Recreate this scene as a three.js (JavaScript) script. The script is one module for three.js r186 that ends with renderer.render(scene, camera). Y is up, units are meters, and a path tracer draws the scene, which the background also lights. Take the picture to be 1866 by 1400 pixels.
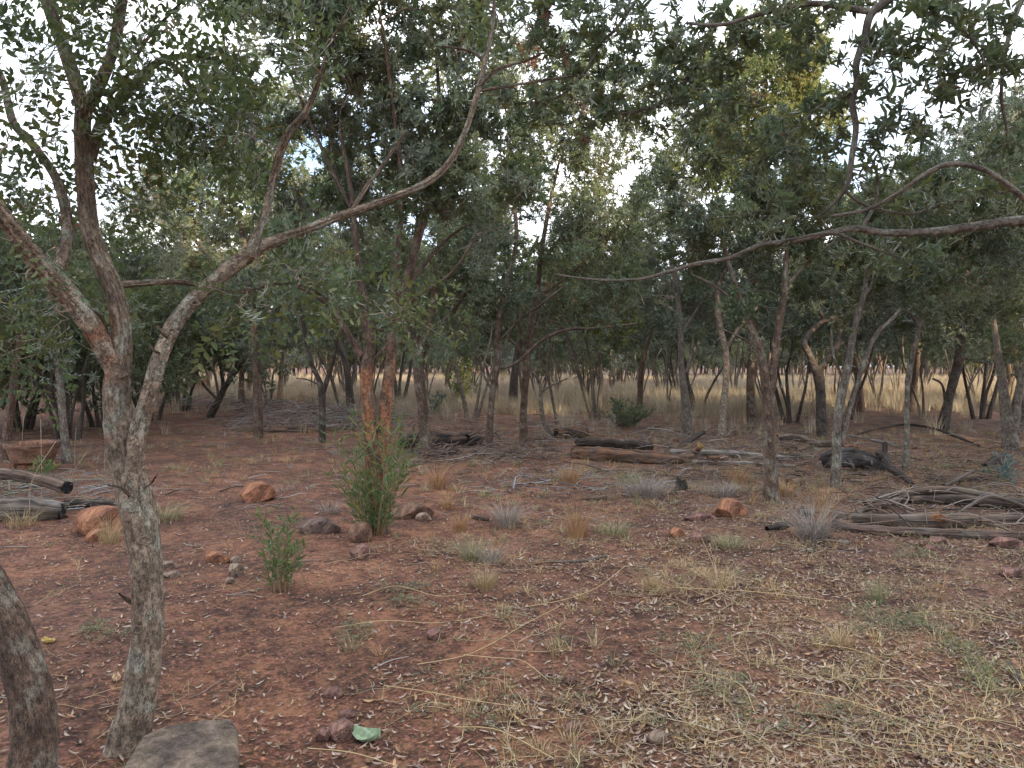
import * as THREE from 'three';
import { ImprovedNoise } from 'three/addons/math/ImprovedNoise.js';
import { mergeVertices, toCreasedNormals } from 'three/addons/utils/BufferGeometryUtils.js';

// ------------------------------------------------------------------ camera, sky, sun, exposure
const scene = new THREE.Scene();
const F = 1404, CX = 933, CY = 700, HORIZON = 665, EYE = 1.5;          // pixels of the 1866 x 1400 photograph
const PITCH = Math.atan((CY - HORIZON) / F);
const camera = new THREE.PerspectiveCamera(2 * Math.atan(700 / F) * 180 / Math.PI, 4 / 3, 0.05, 900);
camera.position.set(0, EYE, 0);
camera.rotation.x = -PITCH;
const renderer = new THREE.WebGLRenderer({ antialias: true });
renderer.toneMapping = THREE.LinearToneMapping;
renderer.toneMappingExposure = 2.45;
renderer.shadowMap.enabled = true;

const perlin = new ImprovedNoise();
const noise = (x, y, z) => perlin.noise(x, y, z);
const fbm = (x, y, z, o = 4) => { let s = 0, a = 0.5; for (let i = 0; i < o; i++) { s += a * noise(x, y, z); x = x * 2.03 + 7.1; y = y * 2.03 + 3.7; z = z * 2.03 + 1.3; a *= 0.5; } return s; };
const SUN = new THREE.Vector3(0.55, 0.18, 0.83).normalize();          // low, behind the camera
{
  const W = 512, H = 256, data = new Float32Array(W * H * 4);
  for (let j = 0; j < H; j++) for (let i = 0; i < W; i++) {
    const el = (j + 0.5) / H * Math.PI - Math.PI / 2, az = (i + 0.5) / W * 2 * Math.PI;
    const x = Math.cos(el) * Math.cos(az), y = Math.sin(el), z = Math.cos(el) * Math.sin(az);
    const t = Math.pow(Math.max(0, y), 0.6);
    let c = 0.55 + 1.9 * fbm(x * 2.2, y * 4.5 + 3, z * 2.2, 5); c = Math.min(1, Math.max(0, c));     // thin bright cloud over pale blue
    const r = 0.42 - 0.16 * t, g = 0.58 - 0.14 * t, b = 0.80 - 0.10 * t, o = (j * W + i) * 4;
    data[o] = r * (1 - c) + 1.26 * c; data[o + 1] = g * (1 - c) + 1.26 * c; data[o + 2] = b * (1 - c) + 1.28 * c; data[o + 3] = 1;
    if (y < 0) { data[o] = 0.25; data[o + 1] = 0.2; data[o + 2] = 0.16; }
  }
  const sky = new THREE.DataTexture(data, W, H, THREE.RGBAFormat, THREE.FloatType);
  sky.mapping = THREE.EquirectangularReflectionMapping; sky.magFilter = sky.minFilter = THREE.LinearFilter; sky.needsUpdate = true;
  scene.background = sky; scene.environment = sky;
}
const sun = new THREE.DirectionalLight(new THREE.Color(1.0, 0.82, 0.56), 3.4);
sun.position.copy(SUN).multiplyScalar(120);
sun.castShadow = true; sun.shadow.mapSize.set(4096, 4096); sun.shadow.radius = 1.5;
Object.assign(sun.shadow.camera, { left: -90, right: 90, top: 60, bottom: -40, near: 1, far: 320 });
scene.add(sun, sun.target);

// ------------------------------------------------------------------ helpers
function rngOf(a) { return () => { a |= 0; a = a + 0x6D2B79F5 | 0; let t = Math.imul(a ^ a >>> 15, 1 | a); t = t + Math.imul(t ^ t >>> 7, 61 | t) ^ t; return ((t ^ t >>> 14) >>> 0) / 4294967296; }; }
const V = (x, y, z) => new THREE.Vector3(x, y, z);
const lerp = (a, b, t) => a + (b - a) * t;
const sstep = (a, b, x) => { const t = Math.min(1, Math.max(0, (x - a) / (b - a))); return t * t * (3 - 2 * t); };
const cosP = Math.cos(PITCH), sinP = Math.sin(PITCH);
function ray(px, py) { const x = (px - CX) / F, y = -(py - CY) / F; return V(x, y * cosP - sinP, -(cosP + y * sinP)); }
function P(px, py, d) { const r = ray(px, py); const k = d / -r.z; return V(r.x * k, EYE + r.y * k, -d); }
function G(px, py) { const r = ray(px, py); const k = EYE / -r.y; return V(r.x * k, 0, r.z * k); }
function gh(x, z) {
  const far = sstep(20, 60, Math.hypot(x, z));
  return 0.05 * noise(x * 0.35, 2.1, z * 0.35) + 0.018 * noise(x * 1.3, 5.2, z * 1.3) * (1 - far) + 0.007 * noise(x * 4.5, 1.2, z * 4.5) * (1 - far) + far * 0.5 * noise(x * 0.03, 8, z * 0.03);
}
function ghFine(x, z) { return gh(x, z) + 0.004 * noise(x * 13, 3.3, z * 13) + 0.0025 * noise(x * 31, 6.3, z * 31); }
const onGround = (px, py) => { const p = G(px, py); p.y = gh(p.x, p.z); return p; };

const taken = {};
function numbered(n) { const k = taken[n] = (taken[n] ?? -1) + 1; return k ? `${n}_${String(k).padStart(3, '0')}` : n; }
function shade(o) { o.traverse((m) => { if (m.isMesh) { m.castShadow = true; m.receiveShadow = true; } }); return o; }
function tag(o, label, category, group, kind) {
  o.userData.label = label; o.userData.category = category;
  if (group) o.userData.group = group;
  if (kind) o.userData.kind = kind;
  return o;
}
function thing(name, label, category, group) { const g = new THREE.Group(); g.name = numbered(name); scene.add(g); return tag(g, label, category, group); }
function part(name, geometry, material, parent, kind) {
  const m = new THREE.Mesh(geometry, material); m.name = name; m.castShadow = m.receiveShadow = true;
  if (kind) m.userData.kind = kind;
  parent.add(m); return m;
}
function single(name, geometry, material, label, category, group, kind) {
  const m = new THREE.Mesh(geometry, material); m.name = numbered(name); m.castShadow = m.receiveShadow = true; scene.add(m);
  return tag(m, label, category, group, kind);
}
function C(r, g, b) { return new THREE.Color().setRGB(r, g, b); }

// ---- a buffer that tubes, blades and leaves are written into
class Buf {
  constructor() { this.p = []; this.u = []; this.c = []; this.i = []; }
  get n() { return this.p.length / 3; }
  // pts: [Vector3], rad: [number]; smooth path through them
  tube(pts, rad, { radial = 6, seg = 6, col = () => [1, 1, 1], bump = 0, bf = 6, tile = 0.3, flute = 0, capEnd = true, along = 1, groove = 0, jag = 0 } = {}) {
    const curve = pts.length > 2 ? new THREE.CatmullRomCurve3(pts, false, 'centripetal') : null, n = pts.length - 1;
    const at = (t, o) => curve ? curve.getPoint(t, o) : o.copy(pts[0]).lerp(pts[1], t);
    const base = this.n, p = V(), q = V(), tan = V(), nor = V(), bi = V();
    let prev = null, vlen = 0; const last = V();
    const k = Math.max(1, Math.round(2 * Math.PI * rad[0] / tile));
    for (let s = 0; s <= seg; s++) {
      const t = s / seg; at(t, p); at(Math.min(1, t + 0.01), q); at(Math.max(0, t - 0.01), tan); tan.subVectors(q, tan).normalize();
      if (!prev) { nor.set(0.31, 0.2, 0.93); nor.addScaledVector(tan, -nor.dot(tan)).normalize(); } else { nor.copy(prev).addScaledVector(tan, -prev.dot(tan)).normalize(); }
      prev = (prev || V()).copy(nor); bi.crossVectors(tan, nor);
      const f = t * n, a = Math.min(n - 1, Math.floor(f)); let r = lerp(rad[a], rad[a + 1], f - a);
      if (s) vlen += p.distanceTo(last); last.copy(p);
      for (let j = 0; j <= radial; j++) {
        const jj = j % radial, w = jj / radial * 2 * Math.PI, cx = Math.cos(w), sx = Math.sin(w);
        let rr = r;
        if (bump) { const X = p.x + nor.x * cx * r + bi.x * sx * r, Y = p.y + nor.y * cx * r + bi.y * sx * r, Z = p.z + nor.z * cx * r + bi.z * sx * r; rr = r * (1 + bump * fbm(X * bf, Y * bf * 0.55, Z * bf, 4)); if (flute) rr *= 1 + flute * noise(cx * 1.9 + 4, Y * 0.9, sx * 1.9); if (groove) rr -= groove * (1 - Math.abs(2 * noise(cx * 4.5 + 7, vlen * 2.2, sx * 4.5))) ** 4; }
        let jo = 0; if (jag && (s === 0 || s === seg)) jo = (s ? 1 : -1) * jag * r * (0.3 + 1.6 * noise(cx * 3 + 11, s, sx * 3));
        const x = p.x + (nor.x * cx + bi.x * sx) * rr + tan.x * jo, y = p.y + (nor.y * cx + bi.y * sx) * rr + tan.y * jo, z = p.z + (nor.z * cx + bi.z * sx) * rr + tan.z * jo;
        this.p.push(x, y, z); this.u.push(k * j / radial, vlen / (tile * along));
        const c = col(x, y, z, t); this.c.push(c[0], c[1], c[2]);
      }
    }
    const m = radial + 1;
    for (let s = 0; s < seg; s++) for (let j = 0; j < radial; j++) { const a = base + s * m + j, b = a + 1, c = a + m, d = c + 1; this.i.push(a, b, c, b, d, c); }
    if (capEnd) { const e = this.n; at(1, p); this.p.push(p.x, p.y, p.z); this.u.push(0.5, vlen / tile); const c = col(p.x, p.y, p.z, 1); this.c.push(c[0], c[1], c[2]); const r0 = base + seg * m; for (let j = 0; j < radial; j++) this.i.push(r0 + j, r0 + j + 1, e); }
    return this;
  }
  // a folded, curved leaf from o along dir with face up; five to seven points
  leaf(o, dir, up, len, wid, fold, droop, c, full) {
    const d = dir.clone().normalize(), s = V().crossVectors(d, up).normalize(), n = V().crossVectors(s, d).normalize(), b = this.n;
    const put = (t, w, h) => { const x = o.x + d.x * len * t + s.x * wid * w + n.x * h, y = o.y + d.y * len * t + s.y * wid * w + n.y * h, z = o.z + d.z * len * t + s.z * wid * w + n.z * h; this.p.push(x, y, z); this.u.push(w + 0.5, t); this.c.push(c[0], c[1], c[2]); };
    const dr = (t) => -droop * len * t * t;
    put(0, 0, 0);
    if (full) {
      put(0.3, -0.42, fold * wid + dr(0.3)); put(0.3, 0.42, fold * wid + dr(0.3)); put(0.68, -0.4, fold * wid + dr(0.68)); put(0.68, 0.4, fold * wid + dr(0.68)); put(1, 0, dr(1)); put(0.5, 0, dr(0.5));
      this.i.push(b, b + 2, b + 6, b, b + 6, b + 1, b + 1, b + 6, b + 3, b + 2, b + 4, b + 6, b + 6, b + 5, b + 3, b + 6, b + 4, b + 5);
    } else {
      put(0.5, -0.5, fold * wid + dr(0.5)); put(0.5, 0.5, fold * wid + dr(0.5)); put(1, 0, dr(1)); 
      this.i.push(b, b + 2, b + 3, b, b + 3, b + 1);
    }
    return this;
  }
  // grass blade: thin strip, curved
  blade(o, dir, lean, len, wid, c, segs = 3) {
    const b = this.n, side = V(-dir.z, 0, dir.x);
    for (let s = 0; s <= segs; s++) {
      const t = s / segs, w = wid * (1 - 0.85 * t) * 0.5, out = lean * len * t * t, h = len * t * (1 - 0.35 * lean * t);
      for (const e of [-1, 1]) { this.p.push(o.x + dir.x * out + side.x * w * e, o.y + h, o.z + dir.z * out + side.z * w * e); this.u.push(e * 0.5 + 0.5, t); this.c.push(c[0], c[1], c[2]); }
      if (s) this.i.push(b + 2 * s - 2, b + 2 * s - 1, b + 2 * s, b + 2 * s - 1, b + 2 * s + 1, b + 2 * s);
    }
    return this;
  }
  geo() {
    const g = new THREE.BufferGeometry();
    g.setAttribute('position', new THREE.Float32BufferAttribute(this.p, 3));
    g.setAttribute('uv', new THREE.Float32BufferAttribute(this.u, 2));
    g.setAttribute('color', new THREE.Float32BufferAttribute(this.c, 3));
    g.setIndex(this.i); g.computeVertexNormals();
    return g;
  }
}

// ---- tileable textures
function lattice(seed) { const r = rngOf(seed), t = new Float32Array(65536); for (let i = 0; i < 65536; i++) t[i] = r(); return t; }
function pn(T, x, y, px, py) {                                          // periodic value noise
  const xi = Math.floor(x), yi = Math.floor(y), fx = x - xi, fy = y - yi, u = fx * fx * (3 - 2 * fx), v = fy * fy * (3 - 2 * fy);
  const x0 = ((xi % px) + px) % px, x1 = (x0 + 1) % px, y0 = ((yi % py) + py) % py, y1 = (y0 + 1) % py;
  const h = (a, b) => T[(a * 211 + b * 73 + ((a * b) & 1023)) & 65535];
  return lerp(lerp(h(x0, y0), h(x1, y0), u), lerp(h(x0, y1), h(x1, y1), u), v);
}
function textures(W, H, fn) {                                            // fn(u, v) -> [r, g, b (sRGB 0..1), height 0..1]
  const c = new Uint8Array(W * H * 4), b = new Uint8Array(W * H * 4);
  for (let j = 0; j < H; j++) for (let i = 0; i < W; i++) {
    const o = (j * W + i) * 4, q = fn(i / W, j / H);
    for (let k = 0; k < 3; k++) { c[o + k] = Math.max(0, Math.min(255, q[k] * 255)); b[o + k] = Math.max(0, Math.min(255, q[3] * 255)); }
    c[o + 3] = b[o + 3] = 255;
  }
  const make = (d, srgb) => { const t = new THREE.DataTexture(d, W, H); t.wrapS = t.wrapT = THREE.RepeatWrapping; t.magFilter = THREE.LinearFilter; t.minFilter = THREE.LinearMipmapLinearFilter; t.generateMipmaps = true; if (srgb) t.colorSpace = THREE.SRGBColorSpace; t.needsUpdate = true; return t; };
  return [make(c, true), make(b, false)];
}
const L1 = lattice(11), L2 = lattice(23), L3 = lattice(37);
const barkTex = textures(512, 512, (u, v) => {                            // small plates, flecks and fissures
  const wob = (pn(L1, u * 8, v * 8, 8, 8) - 0.5) * 1.6, wv = (pn(L3, u * 9, v * 9, 9, 9) - 0.5) * 1.2;
  const f = 1 - Math.abs(2 * pn(L2, u * 20 + wob, v * 9 + wv, 20, 9) - 1), f2 = 1 - Math.abs(2 * pn(L3, u * 38 + wob, v * 26 + wv, 38, 26) - 1);
  const fine = pn(L1, u * 110, v * 80, 110, 80), mid = pn(L2, u * 10, v * 10, 10, 10), blot = pn(L1, u * 23, v * 19, 23, 19), fleck = Math.pow(pn(L3, u * 60, v * 48, 60, 48), 5);
  const crack = Math.pow(f, 6) * 0.7 + Math.pow(f2, 8) * 0.5;
  const h = Math.max(0, Math.min(1, 0.65 - crack * 0.6 + (fine - 0.5) * 0.3 + (blot - 0.5) * 0.3));
  const k = 0.80 + (mid - 0.5) * 0.26 + (blot - 0.5) * 0.30 + (fine - 0.5) * 0.30 - crack * 0.30 + fleck * 0.5;
  return [k * 1.02, k * 0.985, k * (0.93 + fleck * 0.2), h];
});
const soilTex = textures(1024, 1024, (u, v) => {
  const a = pn(L1, u * 9, v * 9, 9, 9), b = pn(L2, u * 31, v * 31, 31, 31), c = pn(L3, u * 97, v * 97, 97, 97), d = pn(L1, u * 240, v * 240, 240, 240), e = pn(L2, u * 480, v * 480, 255, 255);
  const grit = Math.pow(pn(L3, u * 190 + 7, v * 190, 190, 190), 6);
  const k = 0.70 + (a - 0.5) * 0.30 + (b - 0.5) * 0.26 + (c - 0.5) * 0.34 + (d - 0.5) * 0.36 + grit * 0.7;
  return [k, k * (0.985 + (b - 0.5) * 0.08), k * (0.97 + (c - 0.5) * 0.12 + grit * 0.1), Math.min(1, 0.25 * a + 0.25 * b + 0.25 * c + 0.2 * d + grit * 0.3)];
});
const rockTex = textures(512, 512, (u, v) => {
  const a = pn(L2, u * 6, v * 6, 6, 6), b = pn(L3, u * 22, v * 22, 22, 22), c = pn(L1, u * 80, v * 80, 80, 80), d = pn(L2, u * 200, v * 200, 200, 200);
  const k = 0.76 + (a - 0.5) * 0.42 + (b - 0.5) * 0.26 + (c - 0.5) * 0.2 + (d - 0.5) * 0.12;
  return [k, k * (1 + (a - 0.5) * 0.03), k * (1 + (b - 0.5) * 0.08), 0.35 * a + 0.35 * b + 0.3 * c];
});
const woodTex = textures(512, 256, (u, v) => {                            // weathered dead wood, grain along v
  const a = pn(L1, u * 60, v * 3, 60, 3), b = pn(L2, u * 120, v * 5, 120, 5), c = pn(L3, u * 9, v * 4, 9, 4);
  const crack = Math.pow(1 - Math.abs(2 * pn(L3, u * 18 + (pn(L1, u * 5, v * 5, 5, 5) - 0.5) * 2, v * 4, 18, 4) - 1), 8);
  const k = 0.78 + (a - 0.5) * 0.3 + (b - 0.5) * 0.2 + (c - 0.5) * 0.36 - crack * 0.3;
  return [k, k * 0.985, k * 0.965, Math.max(0, 0.3 + a * 0.35 + b * 0.25 - crack * 0.5)];
});
const barkMat = new THREE.MeshStandardMaterial({ map: barkTex[0], bumpMap: barkTex[1], bumpScale: 0.005, roughness: 0.95, vertexColors: true });
const farBarkMat = new THREE.MeshStandardMaterial({ map: barkTex[0], roughness: 0.95, vertexColors: true });
const twigMat = new THREE.MeshStandardMaterial({ roughness: 0.9, vertexColors: true });
const woodMat = new THREE.MeshStandardMaterial({ map: woodTex[0], bumpMap: woodTex[1], bumpScale: 0.006, roughness: 0.95, vertexColors: true });
const soilMat = new THREE.MeshStandardMaterial({ map: soilTex[0], bumpMap: soilTex[1], bumpScale: 0.016, roughness: 1, vertexColors: true });
const leafMat = new THREE.MeshPhysicalMaterial({ color: 0xffffff, roughness: 1, transmission: 0.42, thickness: 0, clearcoat: 0.35, clearcoatRoughness: 0.4, side: THREE.DoubleSide, vertexColors: true });
const dryMat = new THREE.MeshStandardMaterial({ color: 0xffffff, roughness: 0.85, side: THREE.DoubleSide, vertexColors: true });

// ------------------------------------------------------------------ the ground
const soilColor = (x, z) => {
  const d = Math.hypot(x, z), n1 = fbm(x * 0.35, 4.4, z * 0.35, 4), n2 = fbm(x * 1.6, 9.4, z * 1.6, 3);
  let c = [0.25, 0.106, 0.057];                                        // red-brown soil
  const mix = (b, t) => { c = c.map((v, k) => lerp(v, b[k], Math.min(1, Math.max(0, t)))); };
  mix([0.31, 0.135, 0.072], sstep(-0.05, 0.28, n1) * 0.7);  // redder bare patches
  mix([0.155, 0.074, 0.048], sstep(0.05, 0.3, -n1 + 0.7 * n2) * 0.5);         // darker damp humus
  mix([0.205, 0.118, 0.076], sstep(0.3, 2.5, x + 0.12 * z + 1.2 + n1 * 3) * 0.45);   // litter-brown soil under the trees
  const k = 1.02 + 0.4 * n2; return c.map((v) => v * k);
};
{
  const N = 520, M = 420, b = new Buf();
  const sx = (t) => { const a = Math.abs(t); return Math.sign(t) * (9 * a + 30 * a ** 3 + 420 * a ** 9); };
  const sz = (t) => { const a = Math.abs(t); return t < 0 ? -(14 * a + 40 * a ** 3 + 420 * a ** 9) : 6 * a + 30 * a ** 3 + 420 * a ** 9; };
  for (let j = 0; j <= M; j++) for (let i = 0; i <= N; i++) {
    const x = sx(i / N * 2 - 1), z = sz(0.4 - 1.4 * j / M);
    b.p.push(x, Math.hypot(x, z) < 12 ? ghFine(x, z) : gh(x, z), z); b.u.push(x / 2.3, z / 2.3); const c = soilColor(x, z); b.c.push(...c);
    if (i && j) { const d = j * (N + 1) + i, a = d - N - 2; b.i.push(a, a + 1, d - 1, a + 1, d, d - 1); }
  }
  const g = b.geo(); const m = new THREE.Mesh(g, soilMat); m.name = 'ground'; m.receiveShadow = true; scene.add(m);
  tag(m, 'bare red-brown soil of the woodland floor', 'ground', null, 'structure');
}
console.log('ground done');

// ------------------------------------------------------------------ leaf clusters (shared geometries)
const white = () => [1, 1, 1];
function tintOf(r, s = 0.3) { const k = 1 + (r() - 0.5) * 2 * s, y = (r() - 0.35) * 0.35; return [k * (1 + y), k * (1 + y * 0.4), k * (1 + (r() - 0.5) * 0.25)]; }
function rosette(seed, n, len, wid, full) {                               // long leaves in a whorl at a twig's end
  const r = rngOf(seed), b = new Buf(), up = V(0, 1, 0);
  b.tube([V(0, -0.06, 0), V(0, 0.01, 0)], [0.0022, 0.0015], { radial: 3, seg: 1, col: () => [1.2, 0.9, 0.7] });
  for (let k = 0; k < n; k++) {
    const w = k * 2.4 + r() * 0.7, e = 0.1 + r() * 0.95, l = len * (0.4 + r() * 0.75), d = V(Math.cos(w) * Math.cos(e), Math.sin(e), Math.sin(w) * Math.cos(e));
    b.leaf(V(0, -0.045 * (k % 3) / 2, 0), d, V(0.2 * (r() - 0.5), 1, 0.2 * (r() - 0.5)).addScaledVector(d, -0.3), l, wid * (0.8 + r() * 0.4), 0.16 + r() * 0.15, 0.1 + r() * 0.35, tintOf(r), full);
  }
  return b.geo();
}
function pinnate(seed, pairs, len) {                                      // feathered leaf: rachis with rounded leaflets
  const r = rngOf(seed), b = new Buf(), L = 0.045 * pairs, pts = [V(0, 0, 0), V(0.01, L * 0.5, 0.02), V(0.0, L, -0.015)];
  b.tube(pts, [0.0016, 0.0012, 0.0008], { radial: 3, seg: 3, col: () => [1.1, 0.95, 0.7] });
  for (let k = 1; k <= pairs; k++) for (const s of [-1, 1]) {
    const t = (k - 0.2 * (s > 0)) / pairs, o = V(0.01 * Math.sin(t * 3), L * t, 0.01);
    const d = V(s * (0.8 + r() * 0.3), 0.45 + r() * 0.4, (r() - 0.5) * 0.7);
    b.leaf(o, d, V((r() - 0.5) * 0.9, (r() - 0.5) * 0.5, 1), len * (0.8 + r() * 0.4), len * 0.52, 0.1 + r() * 0.12, r() * 0.3, tintOf(r), true);
  }
  b.leaf(V(0, L, 0), V(r() - 0.5, 1.4, 0.2), V(0, 0, 1), len, len * 0.5, 0.12, 0.2, tintOf(r), true);
  return b.geo();
}
function clump(seed, n, len, wid, spread) {                               // loose twiggy bunch for crowns farther off
  const r = rngOf(seed), b = new Buf();
  for (let k = 0; k < n; k++) {
    const o = V((r() - 0.5) * spread, (r() - 0.5) * spread * 0.8, (r() - 0.5) * spread), w = r() * 6.283, e = (r() - 0.35) * 1.6;
    b.leaf(o, V(Math.cos(w) * Math.cos(e), Math.sin(e), Math.sin(w) * Math.cos(e)), V((r() - 0.5) * 1.4, 1, (r() - 0.5) * 1.4), len * (0.65 + r() * 0.6), wid, 0.15, 0.15, tintOf(r, 0.25), false);
  }
  return b.geo();
}
// a leafy bough: side twigs fan out from an axis along +y, whorls of leaves sit at their ends
function bough(seed, len, twigsN, whorls, per, ll, lw, twigC = [1.6, 1.0, 0.75]) {
  const r = rngOf(seed), b = new Buf();
  b.tube([V(0, -0.1 * len, 0), V((r() - 0.5) * 0.12 * len, 0.4 * len, (r() - 0.5) * 0.12 * len), V(0, 0.85 * len, 0)], [0.007, 0.005, 0.002], { radial: 3, seg: 3, col: () => twigC, capEnd: false });
  for (let k = 0; k < twigsN; k++) {
    const t = 0.1 + 0.75 * (k + r()) / twigsN, w = k * 2.4 + r(), L = len * (0.62 - 0.35 * t) * (0.6 + r() * 0.6), e = 0.15 + r() * 0.75, o = V(0, t * len, 0);
    const q = o.clone().add(V(Math.cos(w) * Math.cos(e) * L, Math.sin(e) * L * 0.8, Math.sin(w) * Math.cos(e) * L)), m = o.clone().lerp(q, 0.5).add(V((r() - 0.5) * 0.2 * L, 0.06 * L, (r() - 0.5) * 0.2 * L));
    b.tube([o, m, q], [0.0035, 0.0025, 0.0012], { radial: 3, seg: 2, col: () => twigC, capEnd: false });
    for (let j = 0; j < whorls; j++) {
      const u = 1 - 0.75 * Math.pow(r(), 1.4) * (j ? 1 : 0), c = (u < 0.5 ? o.clone().lerp(m, u * 2) : m.clone().lerp(q, u * 2 - 1)).add(V((r() - 0.5) * 0.09 * len, (r() - 0.4) * 0.09 * len, (r() - 0.5) * 0.09 * len)), ax = V(r() - 0.5, 0.3 + r(), r() - 0.5).normalize();
      for (let i = 0; i < per; i++) { const d = V(r() - 0.5, r() - 0.5, r() - 0.5).normalize().addScaledVector(ax, 0.55).normalize(); b.leaf(c, d, V((r() - 0.5) * 0.8, 1, (r() - 0.5) * 0.8), ll * (0.65 + r() * 0.55), lw * (0.8 + r() * 0.4), 0.15 + r() * 0.12, 0.2, tintOf(r, 0.24), false); }
    }
  }
  return b.geo();
}
const LEAF = {
  small: [bough(41, 0.42, 10, 4, 8, 0.068, 0.019), bough(42, 0.46, 11, 4, 8, 0.064, 0.018), bough(43, 0.38, 9, 4, 9, 0.07, 0.02)],
  medium: [bough(44, 0.7, 13, 4, 7, 0.08, 0.025), bough(45, 0.76, 14, 4, 7, 0.076, 0.024), bough(46, 0.64, 12, 4, 7, 0.084, 0.026)],
  large: [bough(47, 1.15, 15, 5, 7, 0.105, 0.04), bough(48, 1.25, 16, 5, 7, 0.10, 0.038), bough(49, 1.05, 14, 5, 7, 0.11, 0.042)],
  whorl: [rosette(1, 9, 0.062, 0.0185, true), rosette(2, 8, 0.07, 0.02, true), rosette(3, 10, 0.056, 0.0175, true)],
  feather: [pinnate(7, 5, 0.034), pinnate(8, 6, 0.031), pinnate(9, 4, 0.037)],
};
const GREEN = {                                                          // leaf colours (linear), picked per cluster
  near: [[0.10, 0.135, 0.05], [0.12, 0.155, 0.06], [0.085, 0.12, 0.05], [0.14, 0.165, 0.075], [0.11, 0.14, 0.075], [0.15, 0.165, 0.05]],
  feather: [[0.085, 0.125, 0.035], [0.10, 0.14, 0.036], [0.07, 0.105, 0.035], [0.125, 0.145, 0.038]],
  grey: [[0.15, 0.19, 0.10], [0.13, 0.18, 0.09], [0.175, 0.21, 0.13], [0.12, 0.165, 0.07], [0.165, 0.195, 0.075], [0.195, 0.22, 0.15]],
  mid: [[0.12, 0.16, 0.07], [0.10, 0.145, 0.06], [0.14, 0.18, 0.09], [0.135, 0.165, 0.06], [0.155, 0.175, 0.085], [0.11, 0.14, 0.08]],
  yellow: [[0.20, 0.23, 0.05], [0.17, 0.21, 0.05], [0.24, 0.245, 0.055], [0.14, 0.18, 0.05]],
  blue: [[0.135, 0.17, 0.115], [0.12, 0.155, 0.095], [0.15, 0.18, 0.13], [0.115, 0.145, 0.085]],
};

// ------------------------------------------------------------------ trees
const BARK = { pale: [0.44, 0.35, 0.27], grey: [0.27, 0.23, 0.195], brown: [0.20, 0.135, 0.10], red: [0.22, 0.14, 0.105], dark: [0.12, 0.095, 0.08], orange: [0.52, 0.24, 0.12] };
function barkColor(kind, lichen = 0.4, extra) {
  const b = BARK[kind];
  return (x, y, z) => {
    const n = fbm(x * 9, y * 7, z * 9, 4), l = fbm(x * 9 + 31, y * 8 + 5, z * 9 + 17, 4), k = 1 + 0.75 * n;
    let c = [b[0] * k, b[1] * k, b[2] * k];
    const t = sstep(0.07, 0.15, l) * lichen; c = [lerp(c[0], 0.43, t), lerp(c[1], 0.44, t), lerp(c[2], 0.37, t)];
    const m = sstep(0.12, 0.22, -l) * 0.6; c = c.map((v) => v * (1 - 0.55 * m));
    return extra ? extra(x, y, z, c) : c;
  };
}
const mtx = new THREE.Matrix4(), quat = new THREE.Quaternion(), UPV = V(0, 1, 0), sc3 = V();
function matrixAt(p, dir, roll, s) { quat.setFromUnitVectors(UPV, dir); const q2 = new THREE.Quaternion().setFromAxisAngle(UPV, roll); quat.multiply(q2); return new THREE.Matrix4().compose(p, quat, sc3.set(s, s, s)); }

// joins every point to the nearest wood already there; returns twigs and leaf places
function grow(nodes, aims, rng, { leafGap = 0.09, from = 0.35, thick = 1, maxJoin = 9, stray = 0.07 } = {}) {
  const twigs = [], leaves = [];
  const near = (p) => { let best = null, bd = 1e9; for (const n of nodes) { const d = (n.p.x - p.x) ** 2 + 1.3 * (n.p.y - p.y) ** 2 + (n.p.z - p.z) ** 2; if (d < bd) { bd = d; best = n; } } return [best, Math.sqrt(bd)]; };
  const order = aims.map((p) => [p, near(p)[1]]).sort((a, b) => a[1] - b[1]);
  for (const [p] of order) {
    const [n, d] = near(p); if (d > maxJoin || d < 0.03) continue;
    const len = p.distanceTo(n.p), w = len * 0.16, pts = [n.p.clone()];
    for (const t of [0.33, 0.68]) pts.push(n.p.clone().lerp(p, t).add(V((rng() - 0.5) * 2 * w, (rng() - 0.3) * 1.6 * w, (rng() - 0.5) * 2 * w)));
    pts.push(p.clone());
    const r0 = Math.min(n.r * 0.75, (0.0035 + 0.0085 * len) * thick), r1 = Math.max(0.0016, r0 * 0.35);
    twigs.push({ pts, rad: [r0, lerp(r0, r1, 0.4), lerp(r0, r1, 0.75), r1] });
    for (let k = 1; k < 4; k++) nodes.push({ p: pts[k], r: lerp(r0, r1, k / 3) });
    if (len > 0.5) for (const t of [0.2, 0.5, 0.84]) { const i = Math.min(2, Math.floor(t * 3)); nodes.push({ p: pts[i].clone().lerp(pts[i + 1], t * 3 - i), r: lerp(r0, r1, t) }); }
    const dir = V().subVectors(p, pts[2]).normalize();
    leaves.push({ p: p.clone(), d: dir.clone() });
    for (let s = len; s > len * from; s -= leafGap * (0.6 + rng() * 0.8)) {
      const t = s / len * 3, i = Math.min(2, Math.floor(t)), q = pts[i].clone().lerp(pts[i + 1], t - i);
      q.add(V((rng() - 0.5) * 2 * stray, (rng() - 0.5) * 2 * stray, (rng() - 0.5) * 2 * stray));
      leaves.push({ p: q, d: V(dir.x + (rng() - 0.5) * 2, dir.y + (rng() - 0.2) * 1.6, dir.z + (rng() - 0.5) * 2).normalize() });
    }
  }
  return { twigs, leaves };
}
function inBlob(b, rng) { let x, y, z; do { x = rng() * 2 - 1; y = rng() * 2 - 1; z = rng() * 2 - 1; } while (x * x + y * y + z * z > 1); return V(b.c.x + x * b.r.x, b.c.y + y * b.r.y, b.c.z + z * b.r.z); }
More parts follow.
